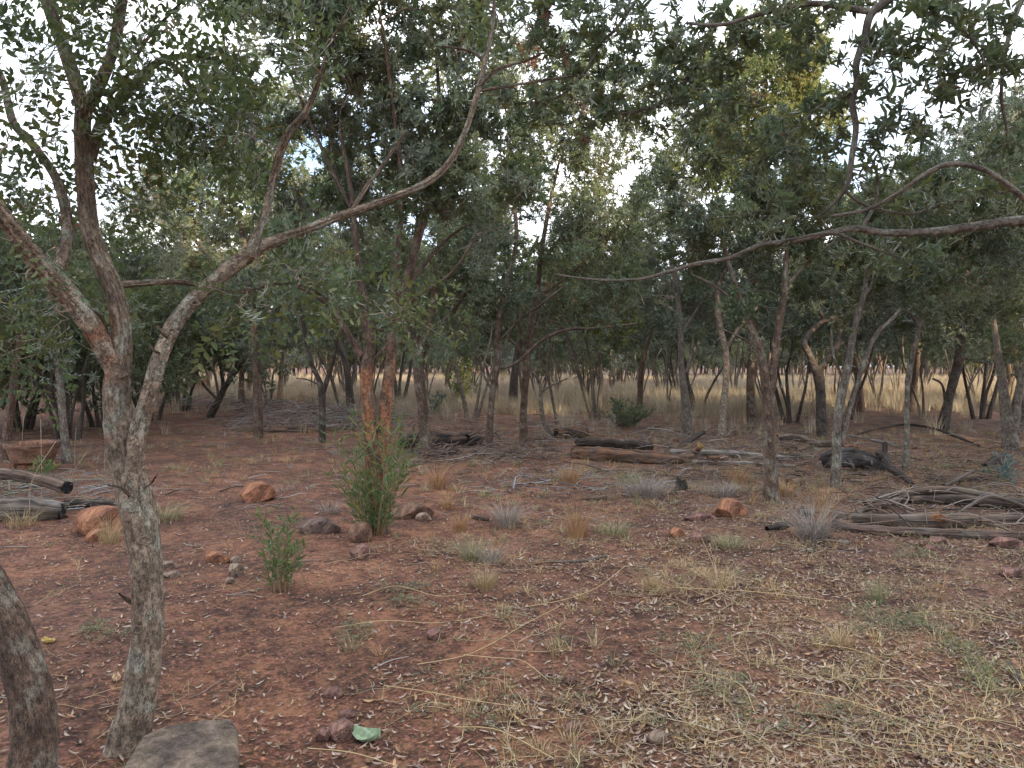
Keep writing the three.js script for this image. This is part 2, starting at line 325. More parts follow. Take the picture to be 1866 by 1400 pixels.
function twigGeo(twigs, colour, radial = 4, seg = 4) { const b = new Buf(); for (const t of twigs) b.tube(t.pts, t.rad, { radial, seg, col: () => colour, capEnd: false }); return b.geo(); }
const parts300 = {};
function leafMaterial(c) { const k = c.join(); if (!parts300[k]) { const m = leafMat.clone(); m.color.setRGB(...c); parts300[k] = m; } return parts300[k]; }
const visible = (p) => p.z < -0.8 && Math.abs(p.x / p.z) < 0.69 && (p.y - EYE) / -p.z < 0.5;
function crown(tree, leaves, kinds, palette, rng, { size = 1, singles = 0, browns = 0.006, brown = [0.24, 0.125, 0.075], name = 'crown' } = {}) {
  let rest = leaves;
  if (singles) {
    const seen = leaves.filter((l) => visible(l.p)).sort((a, b) => a.p.length() - b.p.length());
    const pick = new Set(seen.slice(0, singles));
    rest = leaves.filter((l) => !pick.has(l));
    for (const l of pick) { const m = part('leaf_spray', kinds[Math.floor(rng() * kinds.length)], leafMaterial(palette[Math.floor(rng() * palette.length)]), tree); m.applyMatrix4(matrixAt(l.p, l.d, rng() * 6.28, size * (0.75 + rng() * 0.5))); }
  }
  for (let k = 0; k < kinds.length; k++) {
    const mine = rest.filter((_, i) => i % kinds.length === k); if (!mine.length) continue;
    const im = new THREE.InstancedMesh(kinds[k], leafMat, mine.length); im.name = name; im.userData.kind = 'stuff';
    mine.forEach((l, i) => {
      im.setMatrixAt(i, matrixAt(l.p, l.d, rng() * 6.28, size * (0.75 + rng() * 0.5)));
      const q = rng() < browns ? brown : palette[Math.floor(rng() * palette.length)], v = 0.85 + rng() * 0.3; im.setColorAt(i, C(q[0] * v, q[1] * v, q[2] * v));
    });
    im.castShadow = im.receiveShadow = true; tree.add(im);
  }
}
// a tree traced from the photograph: stems are lists of [px, py, width px, depth offset m]
function traced({ name = 'tree', label, category = 'tree', group, d, bark, lichen = 0.35, barkExtra, stems, blobs = [], leaf = 'mid', green = 'mid', size = 1, seed, gap = 0.09, singles = 0, browns, stray, twigTint, radial = 12, bump = 0.22, root = true, thick = 1, nodesFrom = 0.3, from, fill = 1, bare = [] }) {
  const rng = rngOf(seed), t = thing(name, label, category, group), nodes = [], col = barkColor(bark, lichen, barkExtra);
  stems.forEach((s, k) => {
    const pts = [], rad = [];
    s.forEach(([px, py, w, dd = 0], i) => {
      const p = P(px, py, d + dd); let r = w / 2 * (d + dd) / F * (d > 10 ? 0.84 : d < 3.2 ? 0.83 : d < 4 ? 0.86 : 1);
      if (k === 0 && i === 0 && root) { const g = onGround(px, py); p.y = g.y; pts.push(p.clone().add(V(0, -0.1, 0))); rad.push(r * 1.35); r *= 1.12; }
      pts.push(p); rad.push(r);
    });
    if (pts.length === 2) pts.splice(1, 0, pts[0].clone().lerp(pts[1], 0.5)), rad.splice(1, 0, (rad[0] + rad[1]) / 2);
    let L = 0; for (let i = 1; i < pts.length; i++) L += pts[i].distanceTo(pts[i - 1]);
    const fine = d < 3.2 ? 0.012 : d < 5 ? 0.022 : 0.055, seg = Math.max(8, Math.min(260, Math.round(L / fine))), rd = Math.max(6, Math.round(radial * (k ? 0.75 : 1)));
    part(k ? 'limb' : 'trunk', new Buf().tube(pts, rad, { radial: rd, seg, col, bump, bf: d < 3.2 ? 24 : d < 5 ? 13 : 7, flute: k ? 0.05 : 0.14, groove: d < 3.2 ? 0.008 : 0, tile: d < 5 ? 0.2 : 0.3 }).geo(), barkMat, t);
    const c = new THREE.CatmullRomCurve3(pts, false, 'centripetal'), n = Math.max(6, Math.round(L / 0.12));
    for (let i = 0; i <= n; i++) { const u = i / n, f = u * (pts.length - 1), a = Math.min(pts.length - 2, Math.floor(f)); if (k === 0 && u < nodesFrom) continue; nodes.push({ p: c.getPoint(u), r: lerp(rad[a], rad[a + 1], f - a) }); }
  });
  const aims = [];
  for (const [px, py, dd, rx, ry, rz, n] of blobs) { const dep = d + dd, b = { c: P(px, py, dep), r: V(rx * dep / F, ry * dep / F, rz) }; for (let i = 0; i < n * fill; i++) aims.push(inBlob(b, rng)); }
  if (d > 5) stems.forEach((st) => { const [px, py, , dd = 0] = st[st.length - 1], e = P(px, py, d + dd); for (let i = 0; i < 3; i++) aims.push(e.clone().add(V((rng() - 0.5) * 0.7, 0.15 + rng() * 0.5, (rng() - 0.5) * 0.7))); });
  if (leaf === 'mid') leaf = d > 10.5 ? 'medium' : 'small';
  if (aims.length) {
    const g = grow(nodes, aims, rng, { leafGap: gap, stray, thick, from });
    part('twigs', twigGeo(g.twigs, twigTint || BARK[bark]), twigMat, t, 'stuff');
    if (d > 6) g.leaves = g.leaves.filter((l) => l.p.y > (d > 10 ? 2.5 : 2.2) || rng() < 0.22);
    crown(t, g.leaves, LEAF[leaf], GREEN[green], rng, { size, singles, browns });
    const dry = [];
    for (const [px, py, dd, rx, ry, rz, n] of bare) { const dep = d + dd, b = { c: P(px, py, dep), r: V(rx * dep / F, ry * dep / F, rz) }; for (let i = 0; i < n; i++) dry.push(inBlob(b, rng)); }
    if (dry.length) part('bare_twigs', twigGeo(grow(nodes, dry, rng, { thick: 1.2 }).twigs, BARK.grey), twigMat, t, 'stuff');
  }
  return t;
}

// --- the near tree with the forked, lichen-spotted trunk
const orangeScar = (px, py, d, r) => { const c = P(px, py, d); return (x, y, z) => Math.max(0, 1 - Math.hypot(x - c.x, (y - c.y) * 0.6, z - c.z) / r); };
const scars = [orangeScar(175, 610, 2.98, 0.10), orangeScar(190, 650, 2.98, 0.08), orangeScar(205, 800, 3, 0.08), orangeScar(262, 752, 3, 0.06), orangeScar(205, 770, 3, 0.06)];
traced({
  name: 'forked_tree', label: 'tan forked tree with lichen patches rising behind the flat brown stone', d: 3.0, bark: 'pale', lichen: 0.75, seed: 101, radial: 44, bump: 0.16, leaf: 'feather', green: 'feather', size: 1.0, gap: 0.06, fill: 1.2, singles: 260, nodesFrom: 0.6, browns: 0.01, from: 0.25,
  barkExtra: (x, y, z, c) => {
    let o = 0; for (const s of scars) o = Math.max(o, s(x, y, z)); o *= sstep(0.0, 0.2, fbm(x * 16, y * 12, z * 16, 3) + 0.08);
    const t = sstep(0.05, 0.4, o) * 0.85; c = [lerp(c[0], 0.44, t), lerp(c[1], 0.19, t), lerp(c[2], 0.11, t)];
    const old = sstep(0.02, 0.1, fbm(x * 14 + 5, y * 9, z * 14, 4)) * 0.6; return [lerp(c[0], 0.25, old), lerp(c[1], 0.18, old), lerp(c[2], 0.13, old)];   // scaly brown plates of old bark all over the stem
  },
  stems: [
    [[232, 1392, 84], [252, 1280, 78], [268, 1150, 68], [268, 1060, 66], [258, 980, 70], [243, 900, 74], [222, 820, 66], [212, 740, 58], [216, 670, 54], [222, 600, 42], [208, 530, 40], [182, 470, 40], [165, 420, 39], [155, 330, 36], [150, 240, 36], [150, 195, 34], [122, 105, 29], [85, 0, 28], [60, -90, 24], [40, -190, 18]],
    [[268, 1110, 40, 0.06], [276, 1020, 42, 0.07], [272, 950, 40, 0.06], [262, 890, 32, 0.05], [250, 835, 14, 0.03]],
    [[236, 930, 40, -0.05], [240, 860, 40, -0.05], [252, 785, 37, -0.05], [268, 735, 38, -0.05], [292, 650, 34, -0.04], [318, 590, 35], [355, 545, 33, 0.02], [400, 505, 34, 0.06], [440, 474, 36, 0.1], [470, 454, 30, 0.12], [540, 425, 22, 0.18], [620, 394, 19, 0.26], [700, 366, 17, 0.34], [765, 340, 17, 0.4], [815, 302, 16, 0.46], [848, 240, 14, 0.5], [870, 170, 13, 0.52], [884, 112, 12, 0.55], [898, 40, 9, 0.6], [902, -60, 6, 0.62]],
    [[218, 690, 48, -0.01], [190, 635, 46, -0.03], [150, 572, 46, -0.08], [108, 520, 48, -0.14], [70, 478, 44, -0.2], [25, 420, 38, -0.3], [-30, 340, 34, -0.4], [-90, 200, 28, -0.5]],
    [[455, 468, 32, 0.1], [470, 425, 22, 0.1], [484, 385, 19, 0.1], [499, 320, 18, 0.08], [524, 245, 18, 0.06], [556, 205, 15, 0.04], [580, 150, 10, 0.02], [602, 80, 7, 0], [640, 10, 5, 0]],
    [[152, 205, 30, -0.01], [176, 165, 27, -0.03], [205, 92, 25, -0.05], [222, 0, 24, -0.06], [235, -110, 18, -0.1]],
    [[168, 290, 20, 0.03], [180, 235, 24, 0.05], [205, 195, 23, 0.07], [238, 165, 22, 0.09], [268, 128, 19, 0.1], [300, 108, 15, 0.12], [345, 102, 11, 0.13], [400, 110, 7, 0.15], [450, 140, 5, 0.17]],
    [[300, 110, 14, 0.12], [325, 128, 13, 0.13], [348, 158, 11, 0.16], [380, 190, 8, 0.2], [420, 225, 6, 0.25]],
    [[96, 508, 36, -0.15], [116, 462, 27, -0.08], [122, 405, 24, 0.02], [104, 330, 20, 0.12], [60, 265, 18, 0.2], [25, 225, 18, 0.24], [5, 150, 16, 0.28], [-40, 60, 12, 0.3]],
    [[208, 520, 20, 0.02], [262, 516, 15, 0.06], [310, 513, 14, 0.1], [352, 517, 12, 0.14], [390, 528, 10, 0.12], [450, 530, 8, 0.2], [510, 516, 7, 0.3], [560, 524, 6, 0.4], [620, 560, 4, 0.5]],
    [[640, 384, 12, 0.28], [672, 335, 10, 0.32], [712, 280, 8, 0.36], [742, 236, 6, 0.4]],
    [[870, 160, 9, 0.52], [905, 128, 8, 0.5], [960, 110, 7, 0.48], [985, 100, 5, 0.46]],
    [[876, 165, 8, 0.52], [920, 158, 7, 0.56], [980, 148, 6, 0.62], [1050, 138, 4, 0.7]],
    [[885, 115, 8, 0.55], [860, 95, 7, 0.57], [830, 88, 5, 0.6], [800, 84, 4, 0.65]],
    [[306, 616, 9, -0.08], [296, 606, 8, -0.1], [285, 594, 5, -0.1]],
    [[290, 644, 8, -0.08], [280, 638, 6, -0.1], [272, 626, 4, -0.1]],
    [[262, 890, 7, -0.1], [276, 880, 5, -0.13], [284, 868, 3, -0.14]],
    [[238, 905, 9, -0.1], [222, 890, 6, -0.12], [196, 884, 4, -0.12]],
    [[150, 560, 9, -0.1], [176, 570, 6, -0.06], [190, 590, 5, -0.04], [192, 622, 3, -0.04]],
    [[256, 1110, 13, 0.0], [238, 1098, 9, -0.02], [224, 1088, 6, -0.04], [216, 1081, 4, -0.05]],
    [[196, 178, 10, 0.06], [230, 140, 8, 0.05], [262, 80, 8, 0.04], [300, 35, 7, 0.02], [345, -10, 5, 0]],
  ],
  blobs: [
    [60, 120, -0.3, 90, 60, 0.3, 16], [40, 230, -0.25, 70, 60, 0.3, 12], [250, 40, 0, 70, 60, 0.25, 12], [140, 20, 0.0, 60, 40, 0.3, 8], [370, 215, 0.1, 90, 55, 0.3, 30], [300, 160, 0.05, 70, 55, 0.3, 14],
    [440, 280, 0.2, 70, 55, 0.35, 22], [430, 130, 0.1, 60, 50, 0.3, 12], [250, 250, 0.2, 60, 60, 0.3, 14], [240, 345, 0.3, 60, 50, 0.35, 16], [60, 360, 0.2, 70, 60, 0.3, 18], [70, 560, 0.3, 75, 70, 0.35, 22], [30, 640, 0.4, 50, 50, 0.3, 8],
    [15, 470, -0.3, 50, 50, 0.3, 10], [560, 520, 0.35, 110, 40, 0.3, 24], [440, 560, 0.2, 60, 35, 0.25, 10], [690, 575, 0.5, 70, 35, 0.3, 10], [350, 20, 0, 60, 40, 0.25, 6], [60, -120, -0.2, 160, 90, 0.6, 20], [260, -140, -0.2, 160, 90, 0.6, 18], [560, 120, 0.05, 60, 60, 0.3, 8], [860, 50, 0.6, 70, 60, 0.3, 10],
  ],
});
{
  const tree = scene.getObjectByName('forked_tree'), rim = barkColor('pale', 0.2);
  for (const [px, py, dep, r] of [[97, 541, 2.77, 0.013], [112, 563, 2.8, 0.014], [355, 552, 2.97, 0.011], [314, 604, 2.955, 0.012], [262, 985, 2.9, 0.017], [250, 1148, 2.91, 0.014], [290, 690, 2.9, 0.01], [165, 440, 2.945, 0.01], [152, 300, 2.95, 0.01], [222, 1010, 2.93, 0.012]]) {
    const c = P(px, py, dep + 0.012), g = new THREE.TorusGeometry(r, r * 0.42, 8, 18), p = g.attributes.position, col = [];
    for (let i = 0; i < p.count; i++) { const k = 1 + 0.5 * noise(p.getX(i) * 90, p.getY(i) * 90, px); p.setXYZ(i, p.getX(i) * k * 1.15, p.getY(i) * k * 0.85, p.getZ(i) * 0.8); col.push(...rim(c.x + p.getX(i), c.y + p.getY(i), c.z)); }
    g.setAttribute('color', new THREE.Float32BufferAttribute(col, 3)); g.computeVertexNormals();
    const m = part('knot', g, barkMat, tree); m.position.copy(c); m.lookAt(0, c.y, 0);
  }
}
console.log('near tree done');
// --- the dark bole leaning out of the picture beside it
traced({
  name: 'leaning_tree', label: 'dark thick tree bole leaning away from the forked tree', d: 2.5, bark: 'brown', lichen: 0.35, seed: 102, radial: 44, bump: 0.18, leaf: 'feather', green: 'feather', gap: 0.09, nodesFrom: 0.7, root: true,
  stems: [[[52, 1490, 112], [58, 1400, 100], [62, 1320, 96], [44, 1225, 88], [5, 1120, 82], [-60, 1000, 74], [-140, 850, 66], [-210, 650, 58], [-240, 400, 50], [-220, 100, 40], [-160, -200, 28]], [[-225, 480, 40], [-300, 200, 30, 0.4], [-350, -100, 22, 0.6]], [[-235, 330, 34], [-170, 150, 24, -0.3], [-100, -60, 18, -0.5]]],
  blobs: [[-200, -250, -0.4, 260, 160, 1.0, 40], [-420, -100, 0.2, 250, 200, 1.0, 40], [-330, 200, 0.5, 120, 150, 0.6, 24]],
});
// --- twin orange stems standing in the green shrub
traced({
  name: 'twin_stem_tree', label: 'twin-stemmed tree with peeling orange bark standing in a green shrub', d: 6.85, bark: 'brown', lichen: 0.2, seed: 103, radial: 16, bump: 0.2, leaf: 'mid', green: 'grey', gap: 0.5, fill: 0.3, stray: 0.06, nodesFrom: 0.55, singles: 0, size: 1.05,
  barkExtra: (x, y, z, c) => { const t = sstep(0.05, 0.2, y + 0.35 * noise(x * 7, y * 5, z * 7)) * sstep(1.7, 1.25, y + 0.5 * noise(x * 6 + 9, y * 3, z * 6)) * sstep(-0.22, 0.02, fbm(x * 12, y * 6, z * 12, 3)); return [lerp(c[0], 0.47, t * 0.9), lerp(c[1], 0.22, t * 0.9), lerp(c[2], 0.118, t * 0.9)]; },
  stems: [
    [[692, 965, 32], [684, 890, 29], [675, 800, 25], [668, 700, 22], [671, 655, 21], [675, 630, 17], [668, 585, 17], [660, 530, 14], [650, 450, 12], [640, 350, 9], [620, 240, 6]],
    [[688, 870, 26, 0.03], [698, 790, 24, 0.05], [706, 710, 22, 0.05], [714, 640, 20, 0.05], [716, 590, 19, 0.08], [722, 555, 20, 0.1], [742, 510, 17, 0.15], [760, 440, 16, 0.2], [778, 380, 13, 0.25], [790, 300, 10, 0.3], [800, 200, 8, 0.35], [795, 90, 5, 0.4]],
    [[722, 560, 15, 0.1], [722, 500, 13, 0.0], [728, 430, 12, -0.1], [732, 330, 10, -0.15], [720, 220, 8, -0.2], [705, 110, 6, -0.2], [690, 10, 4, -0.2]],
    [[660, 648, 14, 0.0], [635, 610, 12, 0.0], [605, 565, 10, -0.05], [575, 538, 8, -0.1], [540, 522, 5, -0.2]],
    [[640, 380, 8, 0], [600, 300, 7, 0.1], [560, 210, 6, 0.15], [520, 110, 4, 0.2]],
    [[735, 530, 8, 0.1], [775, 480, 7, 0.2], [810, 440, 6, 0.3], [850, 410, 4, 0.4]],
    [[705, 630, 5, 0.05], [690, 645, 5, 0], [668, 668, 4, 0]],
    [[770, 410, 8, 0.2], [720, 330, 6, 0.5], [640, 250, 5, 0.8]],
    [[716, 580, 7, 0.0], [760, 540, 6, -0.1], [820, 500, 5, -0.2], [870, 430, 4, -0.3]],
  ],
  blobs: [[520, 90, 0, 90, 80, 0.6, 26], [640, 60, 0, 100, 80, 0.7, 34], [760, 60, 0.2, 100, 80, 0.7, 30], [600, 190, 0.2, 110, 90, 0.7, 24], [720, 190, 0, 120, 90, 0.8, 24], [820, 180, 0.3, 70, 80, 0.6, 16], [540, 260, 0.4, 80, 70, 0.6, 16], [650, 310, 0.4, 100, 60, 0.7, 11], [780, 300, 0.3, 80, 50, 0.6, 7], [600, 420, 0.8, 90, 50, 0.5, 12], [830, 420, 0.4, 60, 40, 0.5, 9], [640, -80, 0, 200, 90, 0.9, 34], [740, 600, 0.0, 30, 25, 0.2, 4]],
});
// --- the tree standing out of frame whose boughs reach in overhead
traced({
  name: 'overhanging_tree', label: 'dark tree whose long crooked boughs reach in overhead above the log pile', d: 3.9, bark: 'grey', lichen: 0.5, seed: 104, radial: 16, bump: 0.2, leaf: 'whorl', green: 'near', gap: 0.065, fill: 1.75, singles: 280, nodesFrom: 0.5, browns: 0.015, root: true, from: 0.3, stray: 0.05,
  stems: [
    [[2290, 1210, 78], [2270, 1000, 66], [2250, 800, 60], [2235, 600, 54], [2205, 420, 46], [2120, 250, 40], [2010, 80, 34], [1890, -60, 28], [1760, -90, 24], [1660, -40, 22, -0.2], [1616, 2, 19, -0.2], [1588, 25, 19, -0.2], [1575, 70, 16, -0.2], [1560, 120, 15, -0.2], [1562, 150, 15, -0.2], [1553, 185, 14, -0.2], [1560, 230, 13, -0.2], [1552, 290, 12, -0.2], [1545, 335, 10, -0.2], [1525, 365, 7, -0.15], [1492, 395, 5, -0.1]],
    [[2220, 520, 36], [2110, 440, 27], [1980, 410, 23], [1866, 402, 21], [1780, 412, 19], [1700, 422, 17], [1610, 424, 15], [1560, 417, 14], [1500, 427, 13], [1440, 440, 12], [1385, 447, 10], [1330, 470, 9, 0.05], [1265, 482, 9, 0.1], [1220, 495, 8, 0.15], [1170, 508, 6, 0.2], [1090, 510, 5, 0.25], [1010, 500, 3, 0.3]],
    [[2120, 445, 22], [2000, 440, 17, -0.2], [1900, 390, 14, -0.5], [1840, 340, 12, -0.6], [1790, 308, 11, -0.65], [1730, 299, 11, -0.65], [1690, 315, 10, -0.65], [1640, 350, 9, -0.6], [1580, 382, 8, -0.55], [1515, 394, 6, -0.5]],
    [[1590, 22, 15, -0.2], [1540, 14, 13, -0.2], [1485, 6, 12, -0.2], [1430, 15, 10, -0.2], [1370, 30, 9, -0.15], [1315, 45, 8, -0.1], [1250, 42, 5, 0]],
    [[1760, -88, 18], [1560, -90, 15, 0.2], [1400, -60, 13, 0.3], [1330, 0, 12, 0.3], [1296, 60, 11, 0.3], [1265, 120, 10, 0.3], [1235, 165, 9, 0.32], [1190, 195, 7, 0.35], [1120, 210, 5, 0.4]],
    [[1560, -90, 13, 0.2], [1330, -100, 11, 0.4], [1200, -50, 9, 0.45], [1160, 0, 8, 0.45], [1125, 50, 7, 0.45], [1090, 85, 7, 0.5], [1070, 125, 6, 0.5], [1020, 175, 5, 0.55], [940, 190, 4, 0.6]],
    [[1554, 170, 7, -0.2], [1500, 190, 6, -0.1], [1460, 225, 5, 0], [1420, 260, 4, 0.1]],
    [[1890, -60, 16], [1840, 60, 10, -0.2], [1825, 170, 7, -0.2], [1835, 250, 5, -0.2], [1822, 310, 3, -0.2]],
    [[1540, 350, 6, -0.18], [1580, 375, 6, 0.0], [1660, 390, 5, 0.1], [1720, 370, 5, 0.2], [1790, 360, 5, 0.2], [1870, 340, 6, 0.2]],
    [[1570, 420, 9, 0], [1600, 350, 6, 0.05], [1580, 280, 5, 0.1], [1500, 255, 3, 0.15]],
    [[1420, 440, 6, 0], [1520, 425, 6, -0.1], [1560, 440, 6, -0.1], [1640, 470, 4, -0.1]],
    [[1660, -40, 12, -0.2], [1700, 20, 8, -0.4], [1760, 60, 6, -0.5], [1800, 120, 4, -0.5]],
  ],
  blobs: [
    [1700, 50, -0.3, 110, 60, 0.4, 22], [1790, 110, -0.3, 80, 70, 0.35, 18], [1500, 70, 0, 80, 55, 0.35, 10], [1420, 60, 0, 90, 60, 0.4, 20], [1290, 90, 0.25, 90, 70, 0.4, 24], [1180, 60, 0.4, 100, 70, 0.4, 24], [1060, 60, 0.5, 90, 70, 0.4, 20], [960, 40, 0.6, 80, 60, 0.4, 18],
    [1170, 190, 0.4, 90, 60, 0.4, 22], [1040, 190, 0.5, 80, 60, 0.4, 16], [950, 190, 0.55, 60, 60, 0.35, 12], [1300, 180, 0.3, 80, 60, 0.4, 14], [1410, 250, 0.2, 90, 60, 0.35, 11], [1500, 230, 0, 50, 50, 0.3, 9], [1600, 150, -0.2, 60, 60, 0.3, 9], [1640, 230, -0.2, 60, 50, 0.3, 8], [1720, 180, -0.3, 60, 60, 0.3, 8],
    [1450, 330, 0.3, 100, 50, 0.4, 10], [1580, 330, 0.3, 80, 50, 0.4, 6], [1700, 350, 0.3, 100, 50, 0.4, 8], [1840, 310, -0.1, 50, 60, 0.3, 8], [1600, 480, 0.3, 100, 40, 0.4, 7], [1350, 400, 0.2, 80, 40, 0.3, 6],
    [1700, -160, 0, 300, 110, 1.0, 40], [1300, -140, 0.3, 250, 90, 0.9, 34], [1000, -120, 0.6, 180, 80, 0.8, 20], [2050, 0, 0, 150, 150, 0.9, 26], [2180, 300, 0.5, 110, 120, 0.7, 16],
  ],
});
console.log('overhanging tree done');
// --- middle-distance trees
traced({ name: 'stout_tree', label: 'stout reddish tree beside the torn end of the dark log', d: 12.8, bark: 'brown', seed: 105, green: 'mid', gap: 1.1, fill: 0.37, stray: 0.1, bare: [[850, 590, 0, 80, 50, 0.8, 46], [720, 560, 0, 70, 60, 0.8, 34]],
  stems: [[[780, 832, 30], [774, 790, 25], [770, 740, 23], [764, 690, 24], [762, 645, 26]], [[760, 655, 24], [745, 610, 16], [735, 560, 13], [715, 480, 11], [690, 400, 8]], [[764, 650, 26], [780, 600, 18], [790, 550, 16], [795, 480, 13], [810, 400, 10], [830, 320, 7]], [[768, 620, 9], [830, 560, 7, 0.4], [880, 480, 6, 0.7], [900, 420, 4, 1]], [[752, 635, 9], [715, 610, 7], [660, 590, 5]], [[762, 640, 14, 0.2], [758, 580, 12, 0.4], [750, 500, 10, 0.7], [760, 400, 7, 1]]],
  blobs: [[740, 430, 0.3, 110, 70, 1.1, 26], [850, 440, 0.3, 80, 70, 1, 20], [680, 480, 0, 80, 60, 0.9, 14], [800, 340, 0.5, 120, 70, 1, 12], [620, 440, 0.4, 70, 60, 0.8, 10], [860, 560, 0.2, 60, 40, 0.7, 7]] });
traced({ name: 'forked_young_tree', label: 'slim dark tree forking low into a Y at the edge of the brush pile', d: 15.0, bark: 'dark', seed: 106, green: 'blue', gap: 1.1, fill: 0.37, stray: 0.1, bare: [[560, 620, 0, 60, 50, 0.8, 26]],
  stems: [[[587, 806, 16], [587, 760, 14], [586, 715, 15], [580, 690, 11], [566, 660, 10], [555, 600, 9], [545, 550, 8], [535, 480, 6]], [[588, 716, 12], [600, 680, 10], [610, 640, 9], [615, 600, 8], [625, 540, 6], [640, 480, 4]], [[578, 700, 4], [560, 692, 3], [540, 690, 2]]],
  blobs: [[520, 520, 0, 80, 50, 0.9, 22], [620, 500, 0, 70, 50, 0.9, 16], [470, 570, 0.6, 70, 40, 0.8, 14], [560, 440, 0.4, 90, 50, 0.9, 18], [680, 540, 0.6, 50, 40, 0.7, 8]] });
traced({ name: 'slender_tree', label: 'slender brown tree with a long side bough beyond the tangle of bleached twigs', d: 13.2, bark: 'brown', seed: 107, green: 'mid', gap: 1.1, fill: 0.37, stray: 0.1, bare: [[1080, 630, 0, 90, 45, 0.8, 50], [960, 560, 0, 60, 60, 0.7, 26], [860, 620, -0.3, 40, 40, 0.6, 16]],
  stems: [[[890, 828, 17], [893, 770, 14], [898, 710, 14], [907, 660, 15], [906, 620, 14], [914, 560, 13], [925, 505, 12], [940, 450, 9], [935, 360, 7], [915, 290, 5]], [[906, 672, 9], [940, 662, 8], [985, 622, 7], [1030, 602, 7], [1090, 598, 5], [1160, 590, 4]], [[912, 620, 7], [945, 585, 6], [985, 555, 5], [1030, 520, 4]], [[898, 715, 5], [880, 680, 5], [868, 640, 4], [850, 590, 3]]],
  blobs: [[960, 340, 0.3, 110, 80, 1.1, 30], [900, 260, 0.3, 80, 60, 0.9, 12], [1050, 460, 0, 80, 60, 0.9, 16], [1080, 570, 0, 80, 35, 0.7, 14], [860, 540, 0, 50, 50, 0.7, 8], [1010, 250, 0.4, 100, 60, 1, 20], [880, 170, 0.4, 80, 50, 1, 18], [990, 160, 0.4, 90, 50, 1, 22]] });
traced({ name: 'upright_tree', label: 'upright brown tree next to the fallen round log with a red end', d: 14.0, bark: 'brown', seed: 108, green: 'mid', gap: 1.1, fill: 0.37, stray: 0.1, bare: [[1000, 690, 0, 40, 30, 0.5, 10], [1040, 560, 0, 70, 60, 0.7, 24]],
  stems: [[[955, 817, 19], [954, 760, 16], [957, 700, 15], [960, 650, 15], [968, 600, 14], [978, 540, 12], [985, 470, 11], [1000, 380, 8], [1020, 290, 5]], [[960, 660, 9], [945, 635, 8], [925, 615, 6]], [[962, 650, 9], [948, 600, 8], [940, 540, 6]], [[985, 480, 7], [1050, 400, 6], [1110, 350, 4]], [[975, 545, 7], [1040, 500, 6], [1090, 450, 5]]],
  blobs: [[1080, 330, 0.5, 110, 80, 1.1, 28], [1130, 430, 0.4, 90, 60, 1, 16], [1050, 520, 0.6, 80, 40, 0.9, 14], [1170, 250, 0.8, 100, 60, 1, 16], [1110, 180, 0.6, 90, 50, 1, 20]] });
traced({ name: 'curved_sapling', label: 'thin curved grey sapling bowing up beside the round log', d: 16.0, bark: 'grey', seed: 109, green: 'mid', gap: 0.4, stray: 0.1,
  stems: [[[1008, 796, 11], [992, 772, 10], [986, 735, 9], [984, 700, 8], [972, 678, 6], [962, 650, 5], [975, 600, 4]], [[985, 715, 5], [1010, 700, 4], [1035, 690, 3]]], blobs: [[985, 590, 0, 50, 35, 0.6, 8]] });
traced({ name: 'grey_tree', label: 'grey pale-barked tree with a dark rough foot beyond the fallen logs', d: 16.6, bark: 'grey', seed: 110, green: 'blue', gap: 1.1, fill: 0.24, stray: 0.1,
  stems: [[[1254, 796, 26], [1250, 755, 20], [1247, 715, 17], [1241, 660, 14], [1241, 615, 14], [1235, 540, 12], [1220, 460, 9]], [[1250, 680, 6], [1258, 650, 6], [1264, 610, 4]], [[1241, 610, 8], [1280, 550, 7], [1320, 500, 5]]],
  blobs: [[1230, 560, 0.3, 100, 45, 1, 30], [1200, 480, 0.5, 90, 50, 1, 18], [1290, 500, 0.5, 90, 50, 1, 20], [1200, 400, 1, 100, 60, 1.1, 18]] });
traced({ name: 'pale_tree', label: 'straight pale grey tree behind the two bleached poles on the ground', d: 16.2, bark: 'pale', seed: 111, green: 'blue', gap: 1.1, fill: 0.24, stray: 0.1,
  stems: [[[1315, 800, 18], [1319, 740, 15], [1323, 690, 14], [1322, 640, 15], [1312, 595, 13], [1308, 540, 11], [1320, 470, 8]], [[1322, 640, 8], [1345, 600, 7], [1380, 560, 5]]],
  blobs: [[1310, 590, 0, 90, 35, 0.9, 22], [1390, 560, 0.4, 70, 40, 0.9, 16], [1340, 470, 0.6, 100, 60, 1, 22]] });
traced({ name: 'forked_slim_tree', label: 'slim brown tree forking at head height near the square orange rock', d: 8.4, bark: 'brown', lichen: 0.5, seed: 112, green: 'near', leaf: 'mid', gap: 0.5, fill: 0.36, stray: 0.06, radial: 14, bare: [[1380, 600, 0, 60, 70, 0.5, 26], [1440, 680, 0.2, 40, 40, 0.4, 12]],
  stems: [[[1405, 918, 27], [1404, 860, 23], [1402, 800, 20], [1399, 740, 18], [1394, 690, 17], [1386, 640, 14], [1370, 600, 13], [1354, 560, 12], [1340, 520, 9], [1320, 450, 7], [1300, 380, 4]], [[1400, 760, 16], [1408, 690, 14], [1413, 640, 14], [1420, 590, 13], [1429, 540, 11], [1432, 480, 8], [1440, 400, 6]], [[1385, 640, 5], [1350, 615, 4], [1315, 600, 3]], [[1428, 530, 7], [1470, 480, 6, 0.3], [1520, 440, 4, 0.5]], [[1352, 560, 6], [1300, 520, 5], [1260, 500, 4]]],
  blobs: [[1310, 400, 0.2, 90, 60, 0.6, 20], [1430, 370, 0.3, 90, 60, 0.6, 24], [1370, 300, 0.4, 90, 50, 0.6, 18], [1500, 430, 0.4, 80, 50, 0.6, 18], [1260, 470, 0.2, 50, 40, 0.5, 8], [1400, 480, 0.5, 70, 40, 0.5, 10]] });
